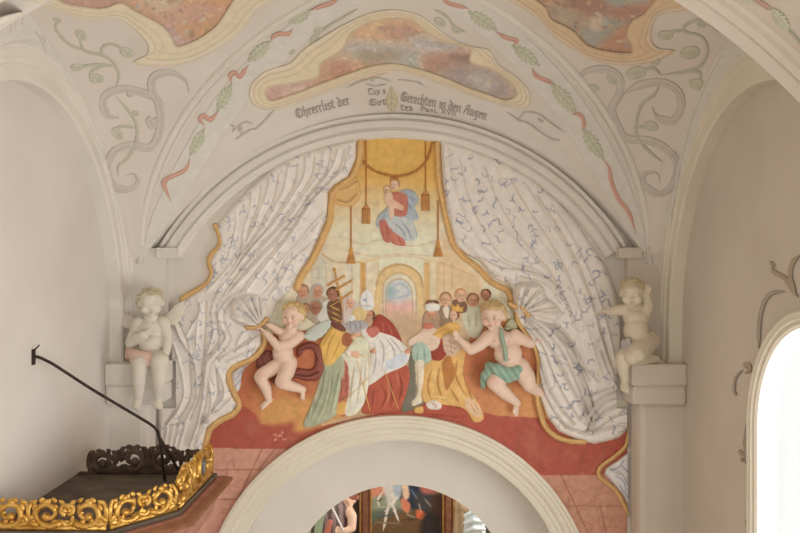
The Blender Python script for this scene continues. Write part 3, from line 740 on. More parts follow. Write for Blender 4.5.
# ================================================================= moulded stucco curtains
WHITE, BLUE, BROWNL = paint(222, 212, 199), paint(142, 148, 172), paint(186, 152, 112)
OCH, OCHD = paint(220, 172, 98), paint(184, 130, 62)
def curl(c, x, y, r, a, col, w=1.2, alpha=.75):
    k = random.choice((0, 1, 2)); P = []; sg = random.choice((-1, 1))
    if k == 0:
        for t in np.linspace(0, 4.2, 9): P.append((x+r*(1-.14*t)*math.cos(a+sg*t), y+r*(1-.14*t)*math.sin(a+sg*t)))
    elif k == 1:
        for t in np.linspace(-1, 1, 7): P.append((x+r*1.3*t*math.cos(a)-r*.6*math.sin(3*t)*math.sin(a), y+r*1.3*t*math.sin(a)+r*.6*math.sin(3*t)*math.cos(a)))
    else:
        for t in np.linspace(0, 2.6, 6): P.append((x+r*math.cos(a+sg*t), y+r*math.sin(a+sg*t)))
        c.stroke([P[2], (P[2][0]+r*.8*math.cos(a+1), P[2][1]+r*.8*math.sin(a+1))], w, col, alpha, taper=.5, sm=False)
    c.stroke(P, w, col, alpha, taper=.5)
def drapery(c, folds_, valleys, seed, ncurl, box, blue=BLUE, wr=(1.0, 1.7), rr=(1.8, 3.6), ar=(.35, .75)):
    random.seed(seed)
    for i in range(ncurl):
        x, y = random.uniform(box[0], box[2]), random.uniform(box[1], box[3])
        curl(c, x, y, random.uniform(*rr), random.uniform(0, 6.3), blue, random.uniform(*wr), random.uniform(*ar))
    for P, w, dz in folds_: c.stroke(P, w, None, dz=dz, gauss=True)
    for P, w, dz in valleys:
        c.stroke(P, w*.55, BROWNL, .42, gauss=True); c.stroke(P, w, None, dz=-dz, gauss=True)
# ---------------- left curtain
lc = thing('stucco_curtain', 'white blue patterned stucco curtain left of the painted scene, gathered by a putto', 'curtain', tuple(at(230, 445, YW)), 'moulded curtains framing the fresco')
left_out = [(216, 228), (232, 206), (252, 186), (276, 166), (300, 153), (330, 145), (357, 138), (356, 158), (348, 177), (334, 185), (328, 192), (328, 205), (326, 219), (320, 232), (309, 257), (300, 270),
            (292, 284), (290, 291), (277, 304), (272, 316), (266, 323), (262, 330), (262, 345), (252, 358), (238, 364), (229, 371), (227, 381), (233, 397), (238, 404), (233, 412), (219, 419), (208, 428), (204, 446),
            (200, 468), (160, 468), (158, 400), (160, 330), (172, 306), (184, 299), (198, 291), (208, 282), (212, 272), (209, 262), (214, 252), (220, 245), (219, 236)]
c = Canvas(150, 136, 366, 470, .65)
c.poly(left_out, WHITE, .075, 5, sm=False)
c.noise(.03, 12, 5)
R, Vv = [], []
def amp(P):
    m = np.mean([p[1] for p in P]); return .42 if m < 275 else (1.0 if P[0][0] > 430 and m > 318 else .60)
def fr(P, w=3.2, dz=.06): R.append((P, w*.72, dz*amp(P)))
def fv(P, w=2.6, dz=.045): Vv.append((P, w*.8, dz*.6*amp(P)/.74))
# upper fall: pleats from the arch down to the lower left
fr([(350, 148), (344, 168), (330, 184), (312, 202), (290, 236), (262, 270), (246, 292)], 3.4, .07)
fr([(338, 150), (332, 168), (318, 188), (302, 208), (282, 236), (256, 264), (232, 290), (222, 300)], 3, .065)
fr([(324, 152), (320, 172), (304, 196), (286, 222), (262, 248), (240, 274), (226, 292), (218, 306)], 3, .065)
fr([(306, 158), (304, 176), (290, 200), (274, 224), (252, 248), (234, 272), (220, 290), (213, 306)], 3, .07)
fr([(288, 168), (284, 190), (272, 212), (262, 230), (244, 252), (234, 268), (222, 280)], 3.2, .06)
fr([(270, 178), (266, 196), (258, 216), (252, 232), (240, 250), (228, 268), (216, 282), (206, 292)], 3, .06)
fr([(252, 192), (250, 210), (244, 230), (242, 250), (236, 262)], 2.4, .05)
fr([(236, 208), (236, 226), (232, 244), (228, 258)], 2.2, .035)
fr([(324, 230), (310, 246), (292, 262), (282, 280), (270, 296)], 3.4, .06); fr([(326, 212), (312, 226), (296, 246), (278, 264)], 3, .05)
for P in ([(344, 150), (338, 170), (324, 186), (306, 206), (286, 236), (258, 268), (240, 292)], [(330, 152), (326, 172), (310, 194), (294, 218), (270, 244), (246, 270), (229, 292)], [(314, 156), (311, 176), (296, 200), (278, 226), (256, 250), (238, 274), (222, 296)],
          [(297, 164), (294, 184), (280, 208), (266, 230), (248, 250), (230, 276)], [(278, 174), (274, 196), (264, 218), (252, 240), (238, 258)], [(260, 186), (258, 204), (250, 226), (245, 244), (232, 262)], [(318, 222), (302, 240), (286, 258), (276, 276), (262, 294)]):
    fv(P)
# middle: pleats turning down past the knot
fr([(246, 290), (239, 294), (230, 299), (219, 313), (221, 328), (226, 338), (213, 356), (206, 366), (204, 392), (198, 424), (190, 446)], 3.2, .08)
fr([(222, 292), (217, 296), (212, 311), (214, 328), (211, 342), (207, 358), (206, 372)], 3, .06)
fr([(198, 300), (200, 312), (192, 326), (186, 336)], 2.4, .05); fr([(200, 306), (197, 326), (196, 348)], 2.2, .05)
fr([(172, 318), (182, 342), (192, 356), (196, 374), (196, 400), (184, 424)], 3, .065); fr([(168, 330), (176, 352), (182, 376), (184, 396), (176, 414), (166, 426)], 3, .06)
fr([(206, 372), (211, 392), (210, 412), (200, 436), (196, 446)], 2.8, .06); fr([(214, 362), (222, 380), (224, 396), (214, 410), (202, 426)], 2.6, .05)
fr([(166, 350), (170, 380), (172, 404)], 2.6, .05); fr([(232, 398), (220, 410), (206, 420), (196, 440)], 3, .05)
fr([(258, 336), (246, 346), (232, 352), (220, 360)], 3, .06); fr([(256, 348), (240, 356), (228, 362)], 2.6, .05)
fr([(244, 332), (238, 342), (236, 352)], 2.4, .05)
for P in ([(234, 300), (224, 314), (226, 328), (230, 340), (218, 356), (210, 368), (208, 390), (202, 424)], [(216, 312), (218, 328), (218, 342), (208, 356)], [(206, 302), (205, 330), (203, 360), (200, 392), (190, 420)], [(178, 322), (188, 346), (190, 372), (190, 398), (178, 420)],
          [(176, 410), (166, 424), (178, 424)], [(250, 338), (238, 348), (226, 356)], [(216, 372), (217, 396), (206, 424)]):
    fv(P, 2.6, .05)
# lower hem pleats
for i in range(5): fr([(186-6*i, 424), (180-5*i, 446), (176-4*i, 466)], 2.4, .04)
drapery(c, R, Vv, 21, 560, (160, 145, 350, 446), blue=paint(146, 150, 170), wr=(1.2, 1.9), rr=(2.2, 4.0), ar=(.3, .7))
c.m &= ~((c.xs[None] < 178) & (c.ys[:, None] < 300))
c.cut(lambda X, Y: ((X < 172) & (Y < 364)) | ((X < 176) & (Y > 361) & (Y < 408)))
c.z = np.maximum(c.z, .012)
c.build('drape', wall_map, M['fabric'], lc)
# gathered bunch above the knot
c = Canvas(226, 290, 274, 336, .5)
c.poly([(262, 326), (248, 329), (240, 325), (232, 320), (230, 311), (233, 301), (240, 297), (247, 294.5), (256, 294), (263, 298), (267, 306), (268, 316)], WHITE, .11, 9)
for P in ([(258, 326), (246, 318), (234, 314)], [(259, 325), (246, 310), (238, 302)], [(260, 324), (252, 308), (246, 297)], [(261, 323), (258, 308), (255, 297)], [(262, 322), (263, 310), (263, 301)], [(258, 327), (246, 323), (238, 321)]):
    c.stroke(P, 2.6, None, dz=.028, gauss=True)
for P in ([(258, 325), (245, 314), (236, 308)], [(260, 324), (249, 309), (242, 299)], [(261, 323), (255, 308), (251, 296)], [(262, 323), (260, 309), (259, 298)]):
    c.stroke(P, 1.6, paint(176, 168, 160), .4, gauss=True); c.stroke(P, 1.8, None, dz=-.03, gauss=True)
random.seed(3)
for i in range(10): curl(c, random.uniform(234, 262), random.uniform(298, 318), 2.4, random.uniform(0, 6), BLUE, 1, .5)
o = c.build('gathered_knot', plane_map(YW-.06), M['fabric'], lc); o['label'] = 'fan of gathered cloth above the golden tie'
def border(name, par, paths, wd, col=OCH, colD=OCHD, off=.02, hgt=.06, lab='golden fringed border', pad=8):
    A = np.vstack([np.asarray(p, float) for p in paths]); c = Canvas(A[:, 0].min()-pad, A[:, 1].min()-pad, A[:, 0].max()+pad, A[:, 1].max()+pad, .5)
    for p in paths:
        c.stroke(p, wd, col, 1, dz=hgt, mask=True)
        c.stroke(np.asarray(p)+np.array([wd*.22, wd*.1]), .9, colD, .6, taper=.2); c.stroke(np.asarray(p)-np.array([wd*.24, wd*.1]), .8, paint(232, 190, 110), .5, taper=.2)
        S = spline(p, 10)
        for i in range(0, len(S)-1, 2):
            t = S[i+1]-S[i]; n = np.array([-t[1], t[0]]); n /= (np.hypot(*n) or 1)
            c.stroke([S[i]-n*wd*.4, S[i]+n*wd*.4], .45, colD, .35, sm=False)
    c.z = np.minimum(c.z, hgt*1.15)
    c.cut(lambda X, Y: (Y < 386) & ((X-393)**2+(Y-386)**2 > 249**2))
    c.cut(lambda X, Y: X > 628); c.noise(.05, 4, 9); o = c.build(name, plane_map(YW-off), M['fabric'], par); o['label'] = lab; return o
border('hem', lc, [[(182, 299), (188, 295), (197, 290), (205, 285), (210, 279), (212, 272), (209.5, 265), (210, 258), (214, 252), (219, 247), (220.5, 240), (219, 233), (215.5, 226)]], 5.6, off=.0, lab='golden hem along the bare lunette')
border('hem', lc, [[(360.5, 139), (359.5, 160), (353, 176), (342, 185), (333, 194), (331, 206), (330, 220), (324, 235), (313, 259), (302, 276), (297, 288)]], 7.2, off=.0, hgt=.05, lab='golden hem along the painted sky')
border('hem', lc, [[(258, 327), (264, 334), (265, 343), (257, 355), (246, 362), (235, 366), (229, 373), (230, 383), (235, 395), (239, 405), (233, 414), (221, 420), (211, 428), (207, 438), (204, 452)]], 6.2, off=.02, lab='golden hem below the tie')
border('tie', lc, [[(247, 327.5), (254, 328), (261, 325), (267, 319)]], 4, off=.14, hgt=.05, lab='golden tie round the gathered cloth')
c = Canvas(226, 356, 256, 400, .5)
c.poly([(250, 363), (243, 372), (240, 388), (236, 392), (232, 384), (232, 374), (238, 368)], paint(206, 204, 204), .03, 4)
for P in ([(246, 366), (238, 374)], [(242, 372), (235, 380)], [(240, 380), (235, 387)]): c.stroke(P, 1.3, BLUE, .7, sm=False)
o = c.build('lining', wall_map, M['fabric'], lc); o['label'] = 'pale bluish lining turned out beside the hem'
c = Canvas(326, 170, 366, 212, .5)
c.poly([(331, 196), (335, 187), (346, 182), (356, 176), (360, 184), (360, 198), (352, 206), (342, 206), (335, 203)], paint(216, 172, 98), .03, 4)
c.stroke([(336, 192), (348, 188), (357, 182)], 2, None, dz=.02, gauss=True); c.stroke([(338, 200), (348, 202), (357, 194)], 1.6, paint(184, 128, 60), .7, dz=.015)
c.build('lining', wall_map, M['fabric'], lc)['label'] = 'golden lining flap beside the big tassel'
# ---------------- right curtain
rc = thing('stucco_curtain', 'white blue patterned stucco curtain right of the painted scene, knotted with a golden band', 'curtain', tuple(at(575, 445, YW)), 'moulded curtains framing the fresco')
del rc['group'], lc['group']
right_out = [(440, 138), (470, 148), (500, 160), (530, 177), (556, 199), (578, 224), (594, 248), (606, 266), (616, 292), (624, 330), (632, 370), (632, 425), (620, 437), (612, 440), (594, 444), (575, 439), (558, 431), (547, 417), (540, 398), (536, 374),
             (539, 362), (538, 350), (532, 338), (521, 327), (514, 316), (513, 306), (512, 290), (508, 284), (500, 282), (491, 276), (480, 262), (466, 254), (456, 246), (452, 232), (446, 210), (442, 178)]
c = Canvas(434, 136, 636, 450, .65)
c.poly(right_out, paint(220, 210, 197), .075, 5, sm=False); c.noise(.03, 12, 6)
R, Vv = [], []
fr([(450, 150), (454, 180), (466, 215), (486, 250), (512, 268), (540, 276), (560, 292)], 3.4, .05)
fr([(470, 156), (480, 190), (500, 224), (530, 256), (556, 284), (572, 318), (584, 360)], 3.8, .04)
fr([(496, 168), (512, 200), (536, 236), (562, 270), (580, 310), (594, 352), (606, 384)], 3.8, .035)
fr([(524, 184), (544, 214), (568, 252), (588, 296), (602, 340), (614, 380)], 3.6, .04)
fr([(552, 206), (574, 242), (592, 280), (606, 322), (616, 364)], 3.4, .04)
fr([(480, 258), (500, 268), (526, 272), (548, 280), (564, 298), (574, 322)], 3.2, .06); fr([(460, 240), (476, 254), (494, 272), (510, 280)], 3, .05)
fr([(444, 146), (447, 190), (454, 224)], 2.4, .04)
# below the knot
fr([(524, 318), (540, 334), (556, 356), (570, 384), (584, 410), (592, 424)], 3, .08); fr([(532, 316), (552, 330), (568, 350), (580, 376), (590, 404), (594, 424)], 3, .08)
fr([(542, 318), (562, 330), (578, 352), (590, 380)], 3, .06); fr([(526, 328), (538, 350), (546, 378), (558, 404), (574, 424)], 3, .07)
fr([(540, 366), (546, 394), (558, 416), (572, 430)], 2.8, .06); fr([(620, 392), (604, 398), (592, 410), (586, 424)], 3.4, .08); fr([(630, 404), (612, 408), (598, 420), (590, 432)], 3.2, .08)
fr([(628, 386), (608, 390), (590, 398)], 2.8, .06); fr([(624, 424), (604, 430), (588, 434), (570, 428)], 3, .06); fr([(566, 344), (582, 366), (598, 382)], 2.6, .05)
fr([(600, 352), (608, 372), (618, 388)], 2.6, .05)
for P in ([(460, 160), (468, 195), (484, 230), (504, 258), (534, 268), (556, 284)], [(484, 166), (498, 200), (520, 236), (548, 268), (566, 300)], [(510, 178), (528, 208), (552, 244), (572, 282), (586, 330)], [(538, 196), (560, 230), (582, 272), (598, 318), (610, 364)],
          [(528, 318), (546, 332), (562, 352), (576, 382), (588, 414)], [(538, 317), (558, 330), (574, 352), (586, 384), (594, 408)], [(524, 324), (542, 346), (552, 372), (564, 396), (580, 420)], [(534, 352), (542, 386), (552, 408), (566, 428)],
          [(624, 396), (606, 402), (594, 414), (588, 428)], [(630, 412), (612, 418), (598, 428), (582, 432)], [(600, 330), (612, 366), (622, 384)], [(520, 276), (546, 284), (560, 302)]):
    fv(P, 2.6, .045)
drapery(c, R, Vv, 33, 380, (442, 150, 628, 438), blue=paint(126, 132, 156), wr=(1.2, 1.9), rr=(2.8, 4.8), ar=(.35, .8))
c.z = np.maximum(c.z, .012)
c.cut(lambda X, Y: (X > 627.5) | ((X > 617) & (Y > 360) & (Y < 408)) | ((X > 620) & (Y < 363)))
c.build('drape', wall_map, M['fabric'], rc)
c = Canvas(508, 280, 570, 330, .5)
c.poly([(514, 311), (514, 298), (515, 287), (522, 283), (534, 282), (543, 286), (546, 295), (554, 303), (562, 312), (557, 321), (548, 324), (534, 320), (524, 315)], paint(220, 209, 194), .12, 9)
for P in ([(522, 310), (526, 298), (532, 287)], [(524, 311), (534, 300), (543, 291)], [(525, 312), (540, 306), (550, 302)], [(526, 313), (542, 313), (556, 314)], [(519, 309), (519, 298), (521, 287)]):
    c.stroke(P, 2.8, None, dz=.028, gauss=True)
for P in ([(521, 309), (523, 297), (527, 286)], [(523, 310), (531, 298), (538, 289)], [(525, 311), (537, 303), (547, 298)], [(526, 313), (542, 309), (554, 307)], [(526, 314), (540, 317), (552, 320)]):
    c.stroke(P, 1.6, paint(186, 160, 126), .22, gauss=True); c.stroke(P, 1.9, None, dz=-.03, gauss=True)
random.seed(4)
for i in range(10): curl(c, random.uniform(519, 552), random.uniform(288, 318), 2.4, random.uniform(0, 6), paint(122, 128, 152), 1.1, .6)
o = c.build('gathered_knot', plane_map(YW-.06), M['fabric'], rc); o['label'] = 'fan of gathered cloth above the golden band'
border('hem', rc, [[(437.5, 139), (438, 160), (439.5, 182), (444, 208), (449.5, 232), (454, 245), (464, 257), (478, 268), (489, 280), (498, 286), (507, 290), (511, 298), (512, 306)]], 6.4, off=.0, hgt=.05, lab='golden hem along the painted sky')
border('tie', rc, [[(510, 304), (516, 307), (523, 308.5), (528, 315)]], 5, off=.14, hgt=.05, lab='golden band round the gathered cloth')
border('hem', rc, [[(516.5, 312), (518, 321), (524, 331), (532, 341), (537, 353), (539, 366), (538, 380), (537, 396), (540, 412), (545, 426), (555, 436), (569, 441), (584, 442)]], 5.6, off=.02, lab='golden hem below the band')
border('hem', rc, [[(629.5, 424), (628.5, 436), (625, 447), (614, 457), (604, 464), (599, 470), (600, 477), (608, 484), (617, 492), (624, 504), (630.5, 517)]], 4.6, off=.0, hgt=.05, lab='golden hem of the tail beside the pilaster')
c = Canvas(598, 446, 636, 524, .5)
c.poly([(631, 450), (618, 460), (606, 468), (604, 474), (612, 482), (622, 494), (632, 512)], paint(210, 206, 200), .04, 5, sm=False)
c.stroke([(612, 470), (622, 476), (628, 488)], 2.6, None, dz=.03, gauss=True)
for P in ([(610, 470), (618, 468), (624, 460)], [(616, 476), (624, 482), (626, 492)], [(622, 466), (628, 472)], [(620, 486), (628, 498)]): c.stroke(P, 1.5, BLUE, .85)
c.cut(lambda X, Y: X > 628)
o = c.build('tail', wall_map, M['fabric'], rc); o['label'] = 'blue patterned tail of the curtain beside the pilaster'
# ================================================================= modelled figures
def ico(c, r, sub=2, sc=(1, 1, 1), rot=None):
    bm = bmesh.new(); bmesh.ops.create_icosphere(bm, subdivisions=sub, radius=1)
    Rm = rot if rot is not None else Matrix.Identity(3)
    for v in bm.verts:
        v.co = Vector(c)+Rm @ Vector((v.co.x*sc[0]*r, v.co.y*sc[1]*r, v.co.z*sc[2]*r))
    return bm_vf(bm)
def cone(p1, r1, p2, r2, flat=None):
    p1, p2 = Vector(p1), Vector(p2); n = max(4, int((p2-p1).length/(.45*min(r1, r2)+1e-6))); n = min(n, 26)
    parts = [ico(p1, r1), ico(p2, r2)]
    pts = [p1.lerp(p2, i/n) for i in range(n+1)]; rad = [r1+(r2-r1)*i/n for i in range(n+1)]
    parts.append(tube_vf(pts, rad, 14)); return join_vf(*parts)
def chain(pts, radii):
    return join_vf(*[cone(pts[i], radii[i], pts[i+1], radii[i+1]) for i in range(len(pts)-1)])
def ell(c, rx, ry, rz, rot=None, sub=3): return ico(c, 1, sub, (rx, ry, rz), rot)
def basis(fwd, up=(0, 0, 1)):
    f = Vector(fwd).normalized(); r = f.cross(Vector(up)).normalized(); u = r.cross(f)
    return Matrix((r, f, u)).transposed()           # columns: right, forward, up
def head_parts(c, R, fwd, up=(0, 0, 1), chub=1.0):
    B = basis(fwd, up); g = lambda x, y, z: Vector(c)+B @ Vector((x*R, y*R, z*R))
    e = lambda p, a, b, d: ell(g(*p), a*R, b*R, d*R, B)
    P = [e((0, -.10, .16), .90, .98, .92), e((0, .22, -.28), .70, .68, .72)]
    for s in (-1, 1):
        P += [e((s*.40, .56, -.36), .36*chub, .34, .34), e((s*.34, .74, .14), .26, .18, .10), e((s*.90, -.06, -.08), .10, .20, .26), e((s*.31, .78, -.03), .15, .11, .09)]
    P += [e((0, .76, -.82), .24, .20, .18), e((0, .92, -.20), .13, .18, .11), e((0, .86, -.02), .09, .12, .22), e((0, .84, -.50), .22, .13, .06), e((0, .83, -.60), .18, .12, .07), e((0, .60, .42), .55, .34, .36)]
    spots = [(g(s*.31, .90, -.03), .13*R, 'eye') for s in (-1, 1)]+[(g(0, .97, -.55), .20*R, 'lip')]+[(g(s*.42, .86, -.34), .28*R, 'cheek') for s in (-1, 1)]+[(g(s*.34, .92, .18), .17*R, 'brow') for s in (-1, 1)]
    return P, spots, g, B
def curls(c, R, fwd, up=(0, 0, 1), seed=1, n=70, cov=.25):
    B = basis(fwd, up); r = random.Random(seed); P = []
    P.append(ell(Vector(c)+B @ Vector((0, -.20*R, .28*R)), .92*R, .95*R, .86*R, B))
    k = 0
    while k < n:
        x, y, z = r.gauss(0, 1), r.gauss(0, 1), r.gauss(0, 1); l = math.sqrt(x*x+y*y+z*z); x, y, z = x/l, y/l, z/l
        if y > .35+.75*max(0, z-.2) or (y > -.05 and z < cov): continue
        if z < -.55: continue
        q = Vector(c)+B @ Vector((x*.98*R, y*1.02*R-.08*R, z*.98*R+.14*R)); rr = r.uniform(.15, .26)*R
        P.append(ico(q, rr, 1, (1, 1, r.uniform(.7, 1.2)))); k += 1
    return P
def hand(wr, d, pn, s=1.0, curl_=.5, spread=.25, side=1):
    """wr wrist, d direction of the fingers, pn palm normal; five bent fingers"""
    d = Vector(d).normalized(); pn = (Vector(pn)-d*d.dot(Vector(pn))).normalized(); sd = d.cross(pn).normalized()*side
    B = Matrix((sd, d, pn)).transposed(); wr = Vector(wr); P = [ell(wr+d*.030*s, .027*s, .036*s, .015*s, B)]
    for i, (o, l) in enumerate(((-.019, .040), (-.006, .048), (.007, .045), (.019, .036))):
        b = wr+d*.054*s+sd*o*s; a0 = (i-1.5)*spread*.4
        k1 = b+(d*math.cos(a0)+sd*math.sin(a0)+pn*.25*curl_)*l*.5*s; k2 = k1+(d*(1-.7*curl_)+sd*math.sin(a0)+pn*curl_).normalized()*l*.4*s; k3 = k2+(d*(.6-.9*curl_)+pn*(.4+curl_)).normalized()*l*.3*s
        P.append(chain([b-d*.015*s, k1, k2, k3], [.0092*s, .0088*s, .008*s, .007*s]))
    t0 = wr+d*.018*s-sd*.022*s
    P.append(chain([t0, t0+(d*.6-sd*.8+pn*.2).normalized()*.026*s, t0+(d*.95-sd*.75+pn*.45).normalized()*.048*s], [.0115*s, .0095*s, .008*s]))
    return P
def foot(an, d, up, s=1.0):
    d = Vector(d).normalized(); up = (Vector(up)-d*d.dot(Vector(up))).normalized(); sd = d.cross(up); B = Matrix((sd, d, up)).transposed(); an = Vector(an)
    P = [ell(an-d*.018*s-up*.022*s, .030*s, .034*s, .028*s, B), ell(an+d*.030*s-up*.024*s, .034*s, .052*s, .024*s, B), ell(an+d*.062*s-up*.030*s, .040*s, .036*s, .018*s, B)]
    for i, (o, l) in enumerate(((-.026, .030), (-.010, .026), (.004, .023), (.017, .020), (.028, .016))):
        b = an+d*(.085-abs(i-.5)*.005)*s+sd*o*s-up*.032*s; P.append(cone(b, (.0125-.0012*i)*s, b+d*l*.6*s-up*.003*s, (.0105-.001*i)*s))
    return P
def fuse(name, parts, voxel, mat, parent, base, spots=(), smooth=3, cols=None, shade=None):
    V, Fc = join_vf(*parts); o0 = np.array(ORG[parent.name]) if parent is not None else np.zeros(3)
    me = bpy.data.meshes.new(name); me.from_pydata([tuple(np.array(v)-o0) for v in V], [], Fc); me.update()
    o = bpy.data.objects.new(name, me); COL.objects.link(o)
    md = o.modifiers.new('r', 'REMESH'); md.mode = 'VOXEL'; md.voxel_size = voxel; md.adaptivity = 0
    if smooth:
        ms = o.modifiers.new('s', 'SMOOTH'); ms.factor = .5; ms.iterations = smooth
    dg = bpy.context.evaluated_depsgraph_get(); nm = bpy.data.meshes.new_from_object(o.evaluated_get(dg), depsgraph=dg)
    o.modifiers.clear(); o.data = nm; nm.name = name
    n = len(nm.vertices); co = np.zeros(n*3, np.float32); nm.vertices.foreach_get('co', co); co = co.reshape(-1, 3)+o0
    c = np.ones((n, 3))*np.asarray(base)
    if shade is not None: c = shade(co, c)
    for p, r, kind in spots:
        d = np.linalg.norm(co-np.array(p), axis=1); a = np.clip(1.3-d/r, 0, 1)[:, None]
        tgt = cols[kind] if cols and kind in cols else None
        if tgt is not None: c = c*(1-a*tgt[1])+np.asarray(tgt[0])*a*tgt[1]
    ca = nm.color_attributes.new('Col', 'FLOAT_COLOR', 'POINT'); c4 = np.ones((n, 4), np.float32); c4[:, :3] = c; ca.data.foreach_set('color', c4.ravel())
    nm.polygons.foreach_set('use_smooth', np.full(len(nm.polygons), True)); nm.materials.clear(); nm.materials.append(mat)
    if parent is not None: o.parent = parent
    ORG[o.name] = tuple(o0); return o
def wing(root, tip_dirs, lens, wds, nrm, base_r=.05):
    """fan of flattened feathers from root"""
    P = []; root = Vector(root); nrm = Vector(nrm).normalized()
    for i, (d, l, w_) in enumerate(zip(tip_dirs, lens, wds)):
        d = Vector(d).normalized(); sd = d.cross(nrm).normalized(); B = Matrix((sd, d, nrm)).transposed()
        P.append(ell(root+d*l*.52+nrm*(.006*i), w_, l*.5, .012, B))
    P.append(ell(root+(Vector(tip_dirs[0])+Vector(tip_dirs[-1])).normalized()*base_r*.6, base_r, base_r, .022))
    return P
PC = {'eye': (paint(120, 84, 66), .75), 'lip': (paint(196, 108, 92), .75), 'cheek': (paint(226, 160, 138), .55), 'brow': (paint(178, 130, 90), .45), 'navel': (paint(168, 112, 92), .8), 'knee': (paint(222, 160, 140), .5), 'nipple': (paint(206, 130, 114), .7)}
SC = {'eye': (paint(176, 164, 146), .5), 'lip': (paint(178, 126, 112), .6), 'cheek': (paint(222, 204, 182), .4), 'brow': (paint(190, 178, 156), .3), 'navel': (paint(160, 142, 120), .6), 'dark': (paint(168, 150, 116), .7)}
A = lambda px, py, d: at(px, py, YW-d)
# ---------------------------------------------------------------- statue on the left impost
st = thing('putto_statue', 'white seated cherub statue with pink loincloth on the left impost', 'statue', tuple(at(148, 364, 7.66)))
yb = lambda px, py, Y: at(px, py, Y)
P, sp, g, B = head_parts(yb(151, 303, 7.56), .124, (.28, -1, -.12), (-.05, -.1, 1))
P += [cone(yb(151, 313, 7.60), .060, yb(151.5, 322, 7.62), .065), ell(yb(151, 330, 7.62), .132, .10, .11), ell(yb(152, 345, 7.60), .122, .11, .14), ell(yb(150, 357, 7.62), .14, .12, .10)]
P += [chain([yb(139, 323, 7.62), yb(130.5, 343, 7.58), yb(142, 335, 7.46)], [.062, .052, .038])]+hand(yb(142, 335, 7.46), (.8, -.1, .35), (.3, .9, 0), 1.1, .9)
P += [chain([yb(163, 322, 7.62), yb(168, 338, 7.60), yb(166.5, 352, 7.50)], [.062, .052, .038])]+hand(yb(166.5, 352, 7.50), (-.1, -.2, -1), (-.6, .5, 0), 1.15, .6)
P += [chain([yb(144, 360, 7.60), yb(140.5, 364, 7.40), yb(139.5, 382, 7.38), yb(138.5, 396, 7.40)], [.100, .080, .062, .042]), ell(yb(140, 376, 7.40), .062, .064, .085)]+foot(yb(138.5, 397, 7.40), (-.1, -.75, -.65), (0, -.6, .8), 1.15)
P += [chain([yb(158, 359, 7.60), yb(160, 362, 7.38), yb(159, 382, 7.38), yb(158, 396, 7.42)], [.100, .085, .064, .042]), ell(yb(160, 376, 7.40), .064, .064, .085)]+foot(yb(158, 397, 7.42), (.15, -.75, -.65), (0, -.6, .8), 1.15)
bd = fuse('body', P, .0085, M['statue'], st, paint(206, 196, 176), sp+[(yb(152.5, 343, 7.48), .016, 'navel')], 3, SC)
fuse('hair', curls(yb(151, 303, 7.56), .124, (.28, -1, -.12), (-.05, -.1, 1), 5, 46, .35), .009, M['statue'], st, paint(184, 170, 134), smooth=3)['label'] = 'wavy ochre tinted hair'
fuse('wing', wing(yb(140, 323, 7.72), [(-1, .1, .42), (-1, .1, .22), (-1, .1, .02), (-.9, .1, -.18), (-.7, .1, -.35)], [.24, .25, .23, .18, .13], [.035, .036, .034, .032, .03], (.1, -1, .1)), .008, M['statue'], st, paint(200, 188, 170), smooth=2)
fuse('wing', wing(yb(162, 323, 7.78), [(.75, .05, .75), (.85, .05, .6), (.92, .05, .42), (.95, .05, .22), (.9, .05, .02)], [.30, .28, .25, .2, .16], [.035, .036, .036, .034, .03], (-.1, -1, .1)), .008, M['statue'], st, paint(216, 204, 184), smooth=2)
pk = paint(218, 180, 160)
fuse('loincloth', [chain([yb(132, 352, 7.60), yb(138, 357, 7.46), yb(147, 358, 7.42), yb(153, 362, 7.43)], [.05, .062, .058, .04]), chain([yb(134, 360, 7.48), yb(142, 362, 7.40), yb(150, 364, 7.42)], [.045, .055, .04]), chain([yb(134, 326, 7.70), yb(130, 340, 7.70), yb(129, 356, 7.66)], [.02, .028, .04]),
                   chain([yb(136, 357, 7.50), yb(146, 354, 7.47), yb(154, 355, 7.50)], [.03, .03, .026])], .009, M['statue'], st, pk, smooth=4)['label'] = 'pink cloth over the hips and back'
# ---------------------------------------------------------------- statue on the right impost
st = thing('putto_statue', 'bare kneeling cherub statue with one raised arm on the right impost', 'statue', tuple(at(640, 364, 7.66)))
P, sp, g, B = head_parts(yb(632.5, 294, 7.56), .122, (-.30, -1, -.14), (.04, -.1, 1))
P += [cone(yb(634, 303, 7.60), .060, yb(635.5, 310, 7.62), .065), ell(yb(636.5, 317, 7.62), .128, .10, .10), ell(yb(636, 330, 7.60), .118, .11, .13), ell(yb(640, 342, 7.62), .135, .12, .105)]
P += [chain([yb(624.5, 310, 7.60), yb(617, 310, 7.62), yb(609, 311.5, 7.68)], [.058, .052, .036])]+hand(yb(609, 311.5, 7.68), (-1, .2, -.05), (0, -.4, -1), 1.1, .5)
P += [chain([yb(646, 311, 7.60), yb(648.5, 304, 7.54), yb(647, 296, 7.52)], [.060, .052, .036])]+hand(yb(647, 296, 7.52), (.1, -.1, 1), (-.6, -.8, 0), 1.15, .5, .5)
P += [chain([yb(645, 343, 7.62), yb(636, 354, 7.45), yb(632.5, 357, 7.43)], [.115, .095, .078]), chain([yb(633, 358, 7.46), yb(645, 358.5, 7.60), yb(656, 359, 7.66)], [.072, .062, .042]), ell(yb(648, 341, 7.66), .11, .11, .11)]+foot(yb(657, 358, 7.67), (1, .2, -.35), (0, -.3, 1), 1.05)
P += [chain([yb(636, 348, 7.62), yb(622.5, 358, 7.50), yb(623, 370, 7.50), yb(625, 379, 7.52)], [.10, .072, .055, .038])]+foot(yb(625, 380, 7.52), (-.1, -.6, -.8), (0, -.8, .6), 1.1)
bd = fuse('body', P, .0085, M['statue'], st, paint(202, 186, 158), sp+[(yb(635.5, 331, 7.48), .016, 'navel')], 3, SC)
